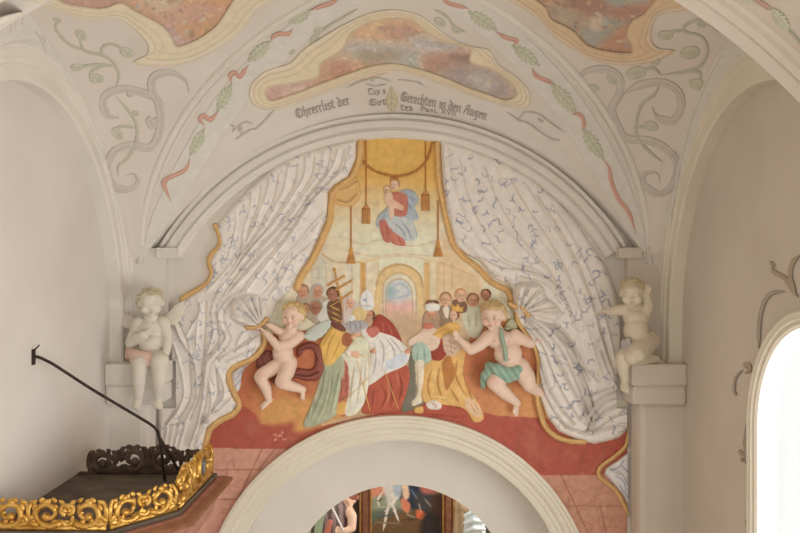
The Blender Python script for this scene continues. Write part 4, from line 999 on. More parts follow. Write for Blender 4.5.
fuse('hair', curls(yb(632.5, 294, 7.56), .122, (-.30, -1, -.14), (.04, -.1, 1), 8, 56, .3), .009, M['statue'], st, paint(186, 164, 124), smooth=3)['label'] = 'ochre tinted curls'
fuse('loincloth', [chain([yb(624, 342, 7.56), yb(626, 350, 7.52), yb(625, 357, 7.52)], [.03, .045, .03]), chain([yb(628, 340, 7.52), yb(630, 348, 7.50)], [.025, .035])], .009, M['statue'], st, paint(176, 166, 160), smooth=3)['label'] = 'greyish cloth at the left hip'
# ---------------------------------------------------------------- putto in the fresco, left
rp = thing('putto_relief', 'rosy cherub with blond curls pulling the left curtain, dark red drapery behind', 'relief figure', tuple(at(284, 405, YW)))
SK = paint(228, 190, 164)
P, sp, g, B = head_parts(A(293, 316, .13), .115, (-.25, -1, -.1), (.06, -.1, 1))
P += [cone(A(292, 325, .09), .055, A(291, 331, .08), .06), ell(A(290, 338, .07), .115, .085, .085), ell(A(283, 353, .08), .105, .10, .115), ell(A(284, 364, .06), .11, .08, .08)]
P += [chain([A(299, 336, .08), A(290, 344, .15), A(278, 346.5, .17), A(266, 333, .16)], [.058, .052, .046, .032])]+hand(A(265.5, 332.5, .16), (-.7, 0, .55), (.2, -.3, -1), 1.0, .8)
P += [chain([A(283, 333, .07), A(277, 330, .08), A(269, 325, .10)], [.046, .042, .030])]+hand(A(268.5, 325, .10), (-.9, -.1, .2), (0, -.4, -1), .9, .8)
P += [chain([A(289, 363, .07), A(287, 372, .13), A(281, 382, .15)], [.088, .078, .064]), chain([A(281, 383, .15), A(291, 386, .11), A(303, 389.5, .07)], [.060, .056, .036])]+foot(A(304.5, 390.5, .07), (.15, -.1, -1), (1, -.3, .1), .98)
P += [chain([A(277, 366, .06), A(263, 374, .10), A(260, 377, .11)], [.078, .068, .062]), chain([A(260, 377, .11), A(266, 388, .10), A(268.5, 398, .08)], [.060, .056, .036])]+foot(A(268, 400, .08), (-.75, -.35, -.5), (-.2, -.7, .6), .98)
fuse('body', P, .0075, M['skin'], rp, SK, sp+[(A(277, 359, .185), .014, 'navel'), (A(281, 383, .21), .05, 'knee'), (A(260, 376, .17), .05, 'knee')], 3, PC)
fuse('hair', curls(A(293, 316, .13), .115, (-.25, -1, -.1), (.06, -.1, 1), 2, 80, .3), .008, M['skin'], rp, paint(206, 172, 106), smooth=2)['label'] = 'blond curls'
fuse('wing', wing(A(303, 336, .03), [(.95, 0, .5), (.97, 0, .36), (.98, 0, .2), (.95, 0, .02), (.8, 0, -.2)], [.32, .30, .25, .2, .15], [.04, .04, .038, .034, .03], (0, -1, .05)), .008, M['skin'], rp, paint(188, 196, 182), smooth=2)['label'] = 'pale green wing'
c = Canvas(252, 340, 328, 392, .5); rd = paint(134, 70, 58)
c.poly([(258, 356), (268, 350), (276, 356), (282, 366), (276, 384), (270, 380), (262, 374), (256, 366)], rd, .05, 6)
c.poly([(297, 348), (308, 342), (320, 346), (323, 358), (324, 370), (318, 380), (306, 381), (294, 378), (288, 382), (286, 374), (296, 368), (308, 369), (314, 366), (314, 352), (306, 350), (298, 358)], paint(142, 72, 58), .05, 4)
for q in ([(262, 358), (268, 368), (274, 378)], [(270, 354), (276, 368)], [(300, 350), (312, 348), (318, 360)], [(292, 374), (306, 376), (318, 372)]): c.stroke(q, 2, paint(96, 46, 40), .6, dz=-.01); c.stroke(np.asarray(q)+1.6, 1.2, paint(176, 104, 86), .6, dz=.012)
c.noise(.05, 4, 3); c.build('drapery', wall_map, M['skin'], rp)['label'] = 'dark red drapery swirling behind the hips'
# ---------------------------------------------------------------- putto in the fresco, right
rp = thing('putto_relief', 'rosy cherub with green sash holding the right curtain beside the empress', 'relief figure', tuple(at(508, 417, YW)))
P, sp, g, B = head_parts(A(493, 316, .14), .125, (-.38, -1, -.18), (-.05, -.15, 1))
P += [cone(A(495, 326, .10), .058, A(498, 332, .09), .065), ell(A(501, 340, .08), .155, .095, .095), ell(A(508, 354, .09), .140, .11, .135), ell(A(514, 367, .07), .145, .095, .10)]
P += [chain([A(489, 336, .09), A(480, 345, .12), A(471, 350, .13), A(460, 340, .13)], [.068, .060, .052, .034])]+hand(A(459.5, 339.5, .13), (-.55, -.1, .8), (.5, -.6, -.3), 1.05, .5)
P += [chain([A(515, 335, .08), A(523, 340, .09), A(531, 344, .06)], [.064, .058, .046])]+hand(A(532, 343, .06), (.9, .1, .3), (0, -.5, -1), .95, .6)
P += [chain([A(509, 368, .09), A(499, 377, .14), A(494, 382, .16)], [.105, .092, .076]), chain([A(494, 383, .16), A(506, 394, .12), A(517, 403, .09)], [.074, .066, .040])]+foot(A(518, 405, .09), (-.15, -.4, -1), (.5, -.7, .3), 1.0)
P += [chain([A(519, 367, .07), A(526, 377, .10), A(529, 385, .11)], [.108, .094, .074]), chain([A(529, 386, .11), A(535, 390, .07), A(541, 393, .03)], [.062, .056, .045])]
fuse('body', P, .0075, M['skin'], rp, SK, sp+[(A(509, 360, .20), .015, 'navel'), (A(494, 382, .23), .05, 'knee'), (A(494, 341, .17), .02, 'nipple'), (A(509, 342, .17), .02, 'nipple')], 3, PC)
fuse('hair', curls(A(493, 316, .14), .125, (-.38, -1, -.18), (-.05, -.15, 1), 12, 84, .25), .008, M['skin'], rp, paint(200, 168, 108), smooth=2)['label'] = 'blond curls'
gn = paint(146, 168, 142)
fuse('sash', [chain([A(501, 330, .165), A(502.5, 340, .185), A(505, 350, .20), A(506, 360, .205)], [.022, .024, .024, .02])], .007, M['skin'], rp, gn, smooth=2)['label'] = 'green sash across the chest'
fuse('loincloth', [chain([A(519, 369, .15), A(508, 374, .20), A(496, 369, .20), A(489, 366, .14)], [.045, .062, .058, .045]), chain([A(518, 376, .14), A(508, 379, .19), A(500, 375, .2)], [.035, .042, .04]), chain([A(492, 368, .16), A(485, 376, .12), A(483, 386, .07)], [.05, .05, .03]), chain([A(489, 372, .15), A(486, 380, .11)], [.03, .025])], .008, M['skin'], rp, paint(134, 168, 144), smooth=2,
     shade=lambda co, cc: cc*(1+.16*np.sin(co[:, :1]*90+co[:, 2:]*60)))['label'] = 'green cloth round the hips'
fuse('wing', wing(A(505, 330, .02), [(.6, 0, .8), (.8, 0, .55), (.9, 0, .25)], [.14, .15, .13], [.035, .035, .03], (0, -1, .05)), .008, M['skin'], rp, paint(190, 190, 150), smooth=2)['label'] = 'pale green wing'
# ================================================================= paintings on the vault
def decal(name, label, cat, box, fn, mapping=vault_map, res=.55, group=None, parent=None, lift=.008, mat=None, brush=0, fade=.30):
    c = Canvas(*box, res); fn(c)
    if brush: c.brush(brush, int(box[0]+box[1]+50), .62, 1.4, 7, .6, 2.0, random.uniform(-.3, .6), .7)
    c.c = c.c*(1-fade)+np.array((.77, .71, .645))*fade; c.noise(.02, 5, 4)
    o = c.build(name, mapping, mat or M['limewash'], parent, lift=lift, sink=.004)
    if parent is None: tag(o, label, cat, group)
    elif label: o['label'] = label
    return o
def cartouche(label, anchor, outer, inner, box, fcol, fdark, fn, brush):
    q = vault_map(np.array([anchor[0]]), np.array([anchor[1]]), np.array([0.]))[0]
    t = thing('ceiling_fresco', label, 'ceiling painting', tuple(q))
    def frame(c):
        c.poly(outer, fcol, .02, 3)
        for k, col, a, w_ in ((.30, fdark, .55, 1.6), (.62, fdark, .45, 1.4), (.14, paint(242, 230, 204), .5, 1.6)):
            O, I = spline(outer, 8, True), spline(inner, 8, True)
            L = []
            for p in O:
                j = np.argmin(np.hypot(*(I-p).T)); L.append(p*(1-k)+I[j]*k)
            L.append(L[0]); c.stroke(L, w_, col, a, sm=False)
        c.stroke(list(spline(inner, 6, True)), 2.0, fdark, .6, sm=False)
        I2 = spline(inner, 6, True); w_ = c._win(I2, 2); D_, _ = c._dist(I2, w_[2], w_[3], True); c.m[w_[0], w_[1]] &= ~(c._inside(I2, w_[2], w_[3]) & (D_ > 1.2))
    decal('frame', None, None, box, frame, parent=t, lift=.007)
    decal('painting', None, None, box, lambda c: (c.poly(inner, None, mask=True), fn(c)), parent=t, lift=.012, brush=brush)
    return t
# centre
outer = [(249, 96), (252, 83), (266, 71), (290, 63), (303, 50), (324, 36), (345, 24), (368, 14), (392, 10), (416, 14), (432, 24), (449, 37), (470, 46), (489, 50), (498, 64), (515, 76), (529, 92), (527, 107), (508, 107), (486, 101), (462, 93), (440, 84), (414, 75), (392, 72), (368, 77), (345, 85), (318, 96), (296, 104), (274, 110), (256, 107)]
inner = [(267, 88), (292, 83), (317, 77), (321, 63), (341, 50), (352, 32), (372, 21), (392, 18), (412, 20), (426, 31), (442, 40), (470, 49), (471, 62), (492, 69), (510, 81), (517, 94), (506, 101), (484, 94), (464, 87), (446, 79), (422, 71), (396, 65), (372, 67), (348, 75), (320, 85), (294, 95), (270, 101)]
def art_c(c):
    c.c[:] = paint(206, 176, 142)
    c.poly([(267, 86), (318, 80), (318, 96), (268, 103)], paint(206, 150, 134)); c.poly([(318, 62), (345, 58), (385, 62), (390, 72), (320, 86)], paint(204, 146, 98), feather=6)
    c.poly([(350, 28), (372, 16), (414, 18), (424, 32), (400, 40), (360, 42)], paint(220, 168, 108), feather=6); c.poly([(384, 28), (410, 24), (414, 36), (390, 38)], paint(196, 134, 106), feather=5)
    c.poly([(346, 46), (372, 42), (404, 46), (420, 56), (390, 62), (356, 56)], paint(176, 172, 166), feather=6); c.poly([(412, 36), (440, 42), (462, 48), (430, 52), (414, 46)], paint(180, 176, 176), feather=5)
    c.poly([(358, 52), (390, 50), (400, 58), (370, 62)], paint(160, 140, 108), feather=4); c.poly([(404, 58), (416, 54), (420, 72), (406, 72)], paint(170, 176, 160), feather=4)
    c.poly([(424, 58), (450, 52), (470, 54), (468, 68), (450, 72), (428, 76)], paint(178, 118, 92), feather=5); c.poly([(440, 72), (470, 64), (500, 76), (514, 92), (500, 100), (466, 88), (446, 80)], paint(160, 138, 132), feather=5)
    c.poly([(330, 66), (344, 62), (350, 72), (334, 78)], paint(188, 112, 76), feather=4); c.poly([(470, 76), (486, 74), (496, 86), (480, 90)], paint(182, 172, 164), feather=4)
    c.poly([(452, 54), (470, 56), (470, 62), (454, 60)], paint(140, 92, 78), feather=3); c.poly([(286, 88), (304, 86), (304, 94), (284, 97)], paint(216, 170, 150), feather=3)
    for i in range(40):
        x, y = random.uniform(330, 505), random.uniform(26, 96)
        c.dab(x, y, random.uniform(1.5, 4), paint(*random.choice(((150, 110, 90), (206, 190, 170), (170, 120, 80), (140, 138, 140), (214, 170, 120)))), ry=random.uniform(1, 2.4), mask=False, alpha=.6, rot=random.uniform(-.5, .5))
cartouche('long cartouche painting above the gothic inscription in the middle of the vault', (390, 72), outer, inner, (242, 4, 536, 116), paint(226, 204, 160), paint(190, 158, 106), art_c, 900)
# upper left
outer = [(36, -14), (45, 6), (70, 16), (95, 21), (115, 18), (132, 28), (146, 42), (147, 54), (133, 63), (160, 66), (190, 62), (215, 50), (240, 32), (255, 12), (270, -14)]
inner = [(52, -14), (60, 2), (85, 8), (105, 9), (121, 4), (137, 13), (160, 25), (170, 36), (176, 47), (190, 44), (205, 36), (219, 24), (233, 2), (240, -14)]
def art_l(c):
    c.c[:] = paint(202, 142, 96)
    c.poly([(50, -14), (122, -14), (122, 6), (100, 10), (58, 4)], paint(186, 124, 102), feather=5)
    c.poly([(166, 24), (190, 30), (196, 42), (176, 48), (166, 38)], paint(196, 150, 144), feather=5); c.poly([(176, 26), (206, 12), (220, 18), (204, 34), (188, 40)], paint(206, 140, 66), feather=5)
    c.poly([(140, -8), (172, -10), (178, 6), (156, 12)], paint(206, 174, 138), feather=5); c.poly([(162, 14), (198, 6), (214, 8), (200, 20), (170, 24)], paint(204, 144, 116), feather=5)
    c.poly([(200, -12), (236, -12), (228, 6), (210, 4)], paint(212, 134, 70), feather=5)
    for i in range(36):
        x, y = random.uniform(130, 230), random.uniform(-6, 40)
        c.dab(x, y, random.uniform(2, 5), paint(*random.choice(((160, 104, 60), (208, 190, 168), (190, 110, 84), (170, 172, 160), (226, 170, 90), (130, 84, 58)))), ry=random.uniform(1.2, 2.6), mask=False, alpha=.65, rot=random.uniform(-.7, .3))
cartouche('warm orange figure painting in a scalloped cream frame on the left of the vault', (170, 50), outer, inner, (30, -14, 274, 70), paint(224, 206, 166), paint(196, 172, 122), art_l, 500)
# upper right
outer = [(494, -14), (506, -2), (524, 9), (542, 22), (552, 35), (574, 50), (598, 62), (625, 65), (652, 62), (675, 51), (658, 48), (651, 38), (653, 24), (662, 14), (692, 8), (712, -14)]
inner = [(530, -14), (546, 9), (551, 20), (572, 31), (587, 46), (607, 52), (630, 54), (632, 46), (627, 36), (632, 22), (647, 12), (652, -14)]
def art_r(c):
    c.c[:] = paint(176, 124, 84)
    c.poly([(566, -10), (600, -8), (612, 10), (590, 14), (570, 8)], paint(150, 84, 58), feather=4); c.poly([(606, -10), (646, -12), (640, 8), (616, 12)], paint(150, 158, 146), feather=5)
    c.poly([(576, 30), (610, 16), (628, 20), (612, 36), (592, 46)], paint(148, 152, 136), feather=5); c.poly([(600, 48), (624, 26), (634, 40), (630, 56), (608, 54)], paint(190, 116, 62), feather=5)
    c.poly([(550, 6), (574, 12), (590, 26), (574, 30), (552, 20)], paint(168, 144, 112), feather=5); c.poly([(592, 18), (604, 20), (600, 30), (590, 28)], paint(206, 180, 150), feather=3)
    c.poly([(606, 10), (640, 4), (646, 12), (620, 20)], paint(172, 96, 62), feather=4)
    for i in range(40):
        x, y = random.uniform(550, 640), random.uniform(-6, 50)
        c.dab(x, y, random.uniform(1.5, 4.5), paint(*random.choice(((130, 70, 50), (200, 180, 150), (180, 100, 66), (140, 150, 140), (206, 150, 80), (100, 76, 60)))), ry=random.uniform(1.2, 2.6), mask=False, alpha=.65, rot=random.uniform(-.2, .8))
cartouche('dark red and green painting in a scalloped ochre frame right on the vault', (610, 54), outer, inner, (490, -14, 714, 72), paint(218, 182, 126), paint(186, 140, 84), art_r, 500)
# ---- garlands along the groins
GR, GRD, RD = paint(184, 190, 156), paint(142, 152, 116), paint(214, 136, 108)
def leaf(c, a, b, wd):
    a, b = np.array(a, float), np.array(b, float); d = b-a; L = np.hypot(*d); d /= L; n = np.array((-d[1], d[0])); up, dn = [], []
    for i in range(7):
        t = (i+.5)/7; w_ = wd*math.sin(math.pi*min(t*1.05, 1))**.7
        up += [a+d*L*t+n*w_, a+d*L*(t+.05)+n*w_*.62]; dn += [a+d*L*t-n*w_, a+d*L*(t+.05)-n*w_*.62]
    c.poly([a]+up+[b]+dn[::-1], GR, .006, 3, sm=False)
    c.stroke([a, b], 1.2, GRD, .6, sm=False)
    for i in range(1, 6):
        p = a+d*L*i/6
        for s in (-1, 1): c.stroke([p, p+d*3+n*s*wd*.8], .9, GRD, .5, sm=False)
def garland(label, leaves, reds, band, box):
    x = np.mean([p[0] for p in band]); y = np.mean([p[1] for p in band])
    t = thing('painted_garland', label, 'painted garland', tuple(vault_map(np.array([x]), np.array([y]), np.array([0.]))[0]))
    decal('band', None, None, box, lambda c: c.poly(band, np.array((.80, .775, .725))), parent=t, lift=.007, fade=.15)
    for a, b, w_ in leaves:
        bb = (min(a[0], b[0])-14, min(a[1], b[1])-14, max(a[0], b[0])+14, max(a[1], b[1])+14)
        decal('leaf', None, None, bb, lambda c: leaf(c, a, b, w_), parent=t, lift=.011, res=.5, fade=.25)
    for P in reds:
        q = np.array(P); bb = (q[:, 0].min()-6, q[:, 1].min()-6, q[:, 0].max()+6, q[:, 1].max()+6)
        decal('ribbon', None, None, bb, lambda c: (c.stroke(P, 4.2, RD, 1, dz=.006, mask=True, taper=.5), c.stroke(np.asarray(P)+.9, 1.2, paint(180, 98, 74), .6, taper=.5)), parent=t, lift=.013, res=.5)
    return t
L_leaves = [((190, 156), (205, 128), 7), ((217, 112), (232, 83), 7), ((248, 62), (271, 41), 7), ((289, 24), (312, 9), 7)]
L_reds = [[(171, 201), (166, 190), (164, 182), (171, 177), (182, 172), (188, 166), (190, 157)], [(205, 126), (200, 120), (204, 116), (210, 120), (216, 114), (218, 111)], [(232, 84), (230, 76), (235, 73), (240, 77), (245, 70), (249, 65)], [(272, 42), (273, 37), (279, 34), (288, 34), (293, 29)], [(311, 10), (320, 7), (330, 4), (340, -2)]]
bandL = [(143, 256), (152, 216), (166, 184), (182, 152), (202, 118), (226, 84), (256, 52), (290, 24), (326, 2), (346, -10), (376, -10), (346, 12), (312, 36), (280, 66), (250, 100), (226, 132), (204, 166), (186, 196), (168, 226), (152, 262)]
garland('green leaf and red ribbon garland on the white band of the left groin', L_leaves, L_reds, bandL, (136, -12, 380, 268))
R_leaves = [((468, 11), (498, 31), 7.5), ((512, 45), (540, 66), 7.5), ((551, 83), (577, 114), 8), ((582, 128), (604, 160), 7.5)]
R_reds = [[(440, -4), (448, 3), (458, 6), (469, 9)], [(496, 32), (506, 38), (517, 41), (513, 47)], [(532, 68), (536, 76), (547, 81), (555, 85)], [(572, 114), (580, 115), (584, 122), (583, 130)], [(602, 158), (609, 168), (611, 180), (618, 198), (629, 213), (636, 234)]]
bandR = [(420, -10), (450, -10), (484, 6), (516, 28), (550, 60), (580, 96), (606, 136), (626, 176), (638, 210), (648, 250), (640, 256), (622, 222), (604, 190), (582, 156), (556, 116), (528, 82), (500, 52), (470, 26), (444, 8)]
garland('green leaf and red ribbon garland on the white band of the right groin', R_leaves, R_reds, bandR, (414, -12, 656, 262))
# ---- pale bands beside the side lunettes
def web_band(label, P, edge, box):
    def fn(c):
        c.poly(P, np.array((.81, .785, .735)), .004, 2); c.stroke(edge, 2.4, np.array((.84, .82, .78)), 1, dz=.012, taper=.3)
    decal('painted_band', label, 'painted band', box, fn, lift=.006, fade=.1)
web_band('pale plaster band beside the left lunette arch', [(-4, 22), (12, 14), (28, 14), (44, 34), (60, 58), (78, 92), (98, 138), (114, 190), (124, 238), (117, 236), (104, 184), (80, 128), (48, 84), (20, 60), (-4, 48)], [(26, 14), (44, 35), (60, 60), (78, 94), (98, 140), (114, 192), (123, 234)], (-4, 8, 130, 242))
web_band('pale plaster band beside the right lunette arch', [(744, 40), (724, 44), (706, 78), (690, 118), (679, 160), (671, 206), (667, 238), (675, 236), (684, 176), (704, 116), (730, 74), (752, 54)], [(726, 46), (707, 80), (691, 120), (680, 162), (672, 208), (669, 236)], (660, 34, 756, 242))
# ---- scrollwork in the corners
GY, GYD, VI, VID = paint(188, 176, 164), paint(160, 146, 132), paint(178, 182, 150), paint(146, 152, 118)
def scroll(label, greys, greens, leaves, box, mapping=vault_map, gw=7.6, vw=2.8, g=GY, gd=GYD, v=VI, vd=VID, name='painted_scroll', grp=None):
    def fn(c):
        for P in greys:
            c.stroke(P, gw, g, 1, dz=.004, mask=True, taper=.3); c.stroke(np.asarray(P)+np.array([1.3, .9]), 1.4, gd, .65, taper=.4)
        for P in greens:
            c.stroke(P, vw, v, 1, dz=.004, mask=True, taper=.3); c.stroke(np.asarray(P)+.6, .8, vd, .7, taper=.4)
        for x, y, r, a in leaves:
            c.dab(x, y, r*1.25, v, .006, r*.8, rot=a); c.stroke([(x-r*math.cos(a), y-r*math.sin(a)), (x+r*math.cos(a), y+r*math.sin(a))], 1, vd, .7, sm=False); c.dab(x+r*.3, y+r*.3, r*.45, vd, mask=False, alpha=.5)
    return decal(name, label, 'painted ornament', box, fn, mapping, .5, grp, fade=.42 if mapping is vault_map else .15)
z1 = lambda *p: [(x/2.963, y/2.963) for x, y in p]
scroll('grey and green scrolls painted in the left corner of the vault',
       [z1((560, 272), (548, 238), (505, 215), (455, 228), (450, 268), (470, 310), (476, 360), (465, 410), (440, 438), (385, 430), (340, 448), (318, 490), (322, 530), (345, 556), (385, 560), (408, 540), (398, 516), (372, 520)), z1((462, 304), (425, 276), (365, 264), (316, 280), (305, 312), (322, 345), (350, 348)), z1((440, 345), (450, 370), (472, 350))],
       [z1((345, 255), (352, 222), (335, 185), (302, 164), (250, 150), (235, 112)), z1((300, 162), (306, 138), (335, 132), (368, 150)), z1((335, 196), (280, 192), (235, 200)), z1((302, 198), (272, 212), (272, 240), (292, 244)), z1((250, 150), (200, 128), (165, 85), (172, 62)), z1((345, 285), (380, 328), (402, 362), (405, 410), (385, 460), (352, 492), (352, 524)), z1((402, 378), (355, 376), (342, 402))],
       [(x/2.963, y/2.963, r, a) for x, y, r, a in ((376, 156, 6, .4), (228, 200, 5, 0), (288, 232, 5.5, .3), (240, 104, 5.5, .8), (170, 60, 3.5, .4), (348, 396, 6, .8), (402, 336, 3, .3), (384, 282, 2.5, .2))], (48, 12, 196, 194))
z3 = lambda *p: [(570+x/2.665, y/2.665) for x, y in p]
scroll('grey and green scrolls painted in the right corner of the vault',
       [z3((64, 232), (32, 218), (38, 192), (90, 184), (130, 205), (132, 250), (112, 290), (128, 340), (152, 370), (210, 375), (258, 398), (286, 440), (272, 496), (235, 516), (196, 492), (200, 464), (232, 462), (240, 488)), z3((140, 252), (188, 226), (248, 220), (288, 244), (296, 290), (272, 322), (232, 312), (220, 288))],
       [z3((240, 200), (310, 190), (350, 172), (366, 132), (350, 98), (304, 84), (312, 64), (350, 55), (400, 88)), z3((250, 92), (286, 82), (304, 84)), z3((345, 226), (345, 194), (310, 190)), z3((240, 214), (226, 250), (190, 280), (176, 330), (182, 370), (214, 408), (248, 432)), z3((240, 200), (222, 182), (196, 186)), z3((182, 336), (200, 340), (218, 336))],
       [(570+x/2.665, y/2.665, r, a) for x, y, r, a in ((254, 94, 6, 0), (320, 140, 8, -.2), (340, 226, 7, .3), (176, 194, 8, -.2), (228, 166, 4, -.3), (352, 66, 4, 0), (216, 336, 6, .2), (112, 212, 5, .6), (64, 234, 4, .4))], (576, 14, 730, 200))
z2 = lambda *p: [(230+x/2.5, y/2.5) for x, y in p]
scroll('thin grey scroll painted left of the inscription', [], [z2((12, 350), (50, 325), (70, 318), (112, 274)), z2((30, 335), (20, 318), (40, 305), (58, 312)), z2((2, 312), (12, 320), (6, 330))], [(240, 128, 2, .4)], (222, 104, 282, 148), vw=1.6, v=GY, vd=GYD)
scroll('thin grey scroll painted right of the inscription', [], [z2((690, 278), (720, 300), (748, 310), (800, 346), (830, 352)), z2((716, 298), (722, 296), (740, 280), (772, 286), (800, 306), (836, 330)), z2((770, 296), (778, 304))], [(541, 121, 2, .4)], (500, 100, 574, 150), vw=1.6, v=GY, vd=GYD)
scroll('grey green ribbon ornament painted above the left end of the central cartouche', [], [z2((155, 175), (196, 122), (204, 98), (220, 84), (212, 108), (196, 130), (180, 150)), z2((220, 86), (246, 66), (280, 46), (320, 22))], [(292, 52, 3, -.7), (318, 30, 4, -.4)], (284, 2, 366, 76), vw=2.2)
scroll('green leaf ornament painted above the right end of the central cartouche', [], [z2((508, 24), (540, 40), (560, 66), (590, 82))], [(440, 22, 5, .6), (456, 30, 4, .6)], (424, 4, 508, 66), vw=2.6)
scroll('small grey leaf sprays painted under the central cartouche', [], [[(346, 88), (360, 82), (378, 78), (392, 82)], [(366, 84), (376, 86), (386, 84)], [(398, 80), (416, 82), (424, 86)]], [(372, 80, 2, .2)], (340, 72, 430, 92), vw=1.5, v=GY, vd=GYD)
scroll('grey brown brush marks on the vault web beside the left lunette', [], [[(12, 20), (10, 34)], [(16, 18), (15, 30)], [(23, 16), (22, 26)], [(32, 28), (40, 38), (46, 52), (52, 60)], [(42, 36), (46, 44)]], [], (4, 10, 60, 66), vw=1.8, v=paint(192, 180, 164), vd=paint(176, 164, 150))
# ---- inscription in blackletter
def mini(x): return [[(x, 1.0), (x-.06, .9), (x, .85), (x, .12), (x+.1, 0)]]
GL = {'i': (mini(.15), .34), 'n': (mini(.15)+mini(.55)+[[(.15, .85), (.5, 1)]], .78), 'm': (mini(.15)+mini(.5)+mini(.85), 1.1), 'u': (mini(.15)+mini(.55)+[[(.2, .05), (.55, .15)]], .78), 'e': ([[(.15, .9), (.15, .1), (.45, 0)], [(.15, .9), (.4, 1), (.45, .65), (.15, .5)]], .58),
      'r': (mini(.15)+[[(.18, .8), (.42, 1)]], .5), 'a': ([[(.5, 1), (.5, .1), (.58, 0)], [(.5, .9), (.15, .8), (.15, .1), (.5, .1)]], .7), 't': ([[(.2, 1.35), (.2, .1), (.45, 0)], [(0, .95), (.45, .95)]], .52), 's': ([[(.45, .9), (.15, 1), (.15, .55), (.45, .45), (.45, .05), (.1, 0)]], .58),
      'l': ([[(.18, 1.7), (.18, .1), (.38, 0)]], .42), 'b': ([[(.15, 1.7), (.15, 0), (.5, .1), (.5, .85), (.15, .95)]], .66), 'd': ([[(.05, 1.6), (.5, 1), (.5, .1), (.2, 0), (.1, .1), (.1, .8), (.45, .95)]], .66), 'h': ([[(.15, 1.7), (.15, 0)], [(.15, .85), (.5, .95), (.5, .2), (.4, -.35)]], .66),
      'c': ([[(.45, .95), (.15, .9), (.15, .1), (.45, 0)]], .5), 'g': ([[(.5, .9), (.15, .95), (.15, .15), (.5, .1)], [(.5, 1), (.5, -.35), (.15, -.5)]], .68), 'o': ([[(.15, .85), (.15, .1), (.45, .05), (.5, .85), (.15, .95)]], .64), 'p': ([[(.15, 1), (.15, -.5)], [(.15, .9), (.5, .9), (.5, .1), (.15, .05)]], .66),
      'G': ([[(.9, 1.4), (.4, 1.6), (.1, 1.0), (.15, .3), (.5, 0), (.9, .2), (.9, .8), (.55, .8)], [(.5, 1.3), (.45, .3)]], 1.05), 'O': ([[(.5, 1.65), (.1, 1.2), (.1, .3), (.5, -.05), (.95, .3), (.95, 1.2), (.5, 1.6)], [(.45, 1.3), (.4, .3)]], 1.15), 'A': ([[(.1, 0), (.35, 1.5), (.7, 1.65)], [(.7, 1.65), (.7, .1), (.85, 0)], [(.2, .75), (.7, .8)]], .95),
      'T': ([[(.1, 1.5), (.5, 1.65), (.95, 1.5)], [(.5, 1.5), (.15, 1.0), (.2, .2), (.55, 0), (.85, .2)]], .95), 'P': ([[(.2, 1.6), (.2, -.1)], [(.2, 1.5), (.75, 1.45), (.75, .8), (.2, .7)]], .85), 'X': ([[(.1, 1.5), (.7, 0)], [(.7, 1.5), (.1, 0)]], .8), 'V': ([[(.1, 1.5), (.4, 0), (.75, 1.5)]], .82), 'I': ([[(.2, 1.5), (.2, 0)]], .4), '.': ([[(.1, .1), (.16, 0)]], .3), ' ': ([], .42)}
def write(c, txt, base, xh, w_, col, alpha):
    S = spline(base, 20); seg = np.hypot(*np.diff(S, axis=0).T); cum = np.concatenate([[0], np.cumsum(seg)])
    adv = sum(GL[ch][1] for ch in txt); k = cum[-1]/adv; s = 0
    for ch in txt:
        for P in GL[ch][0]:
            Q = []
            for x, y in P:
                d = min(max((s+x)*k, 0), cum[-1]-1e-6); i = max(min(np.searchsorted(cum, d)-1, len(seg)-1), 0); f = (d-cum[i])/seg[i]; p = S[i]*(1-f)+S[i+1]*f; t = (S[i+1]-S[i])/seg[i]; n = np.array((t[1], -t[0]))
                Q.append(p+n*y*xh)
            c.stroke(Q, w_, col, alpha, dz=0, sm=False, mask=True)
        s += GL[ch][1]
ink = paint(156, 143, 134)
it = thing('inscription', 'black gothic lettering under the central cartouche of the vault', 'inscription', tuple(vault_map(np.array([394.]), np.array([104.]), np.array([0.]))[0]))
for lb, txt, base, xh, w_, col in (('faded gothic words left of the olive leaf', 'Ohrerrlist der', [(297, 118.5), (322, 111), (350, 104)], 5.8, 1.1, ink), ('small words left of the leaf, upper line', 'Top s', [(368, 95), (386, 93.5)], 3.6, .9, paint(164, 152, 142)),
        ('small word left of the leaf, lower line', 'Got', [(369, 106), (386, 104.5)], 4.0, 1.0, paint(154, 142, 132)), ('gothic words right of the olive leaf', 'Gerechten in den Augen', [(400, 101), (430, 106), (456, 111.5), (486, 120)], 5.8, 1.15, ink),
        ('short syllable under the right words', 'tes', [(400, 110), (413, 111)], 4.0, 1.0, ink), ('tiny source note under the right words', 'Psal. XVII', [(420, 111), (440, 113), (456, 116)], 2.6, .8, paint(160, 146, 134))):
    q_ = np.array(base); decal('lettering', lb, None, (q_[:, 0].min()-4, q_[:, 1].min()-12, q_[:, 0].max()+6, q_[:, 1].max()+6), lambda c: write(c, txt, base, xh, w_, col, 1), parent=it, res=.35, fade=.22)
def leafmark(c):
    c.poly([(391, 112), (387, 106), (386, 99), (389, 92), (391.5, 86), (394, 92), (398, 98), (397, 106), (394, 112)], paint(196, 182, 134), .008, 3)
    for P in ([(391.5, 88), (391.5, 111)], [(391, 96), (387, 100)], [(392, 97), (397, 101)], [(391, 103), (388, 107)], [(392, 103), (396, 107)]): c.stroke(P, .9, paint(156, 140, 96), .8, sm=False)
decal('painted_leaf', 'small olive leaf painted in the middle of the inscription', 'painted ornament', (382, 82, 402, 116), leafmark, res=.4)
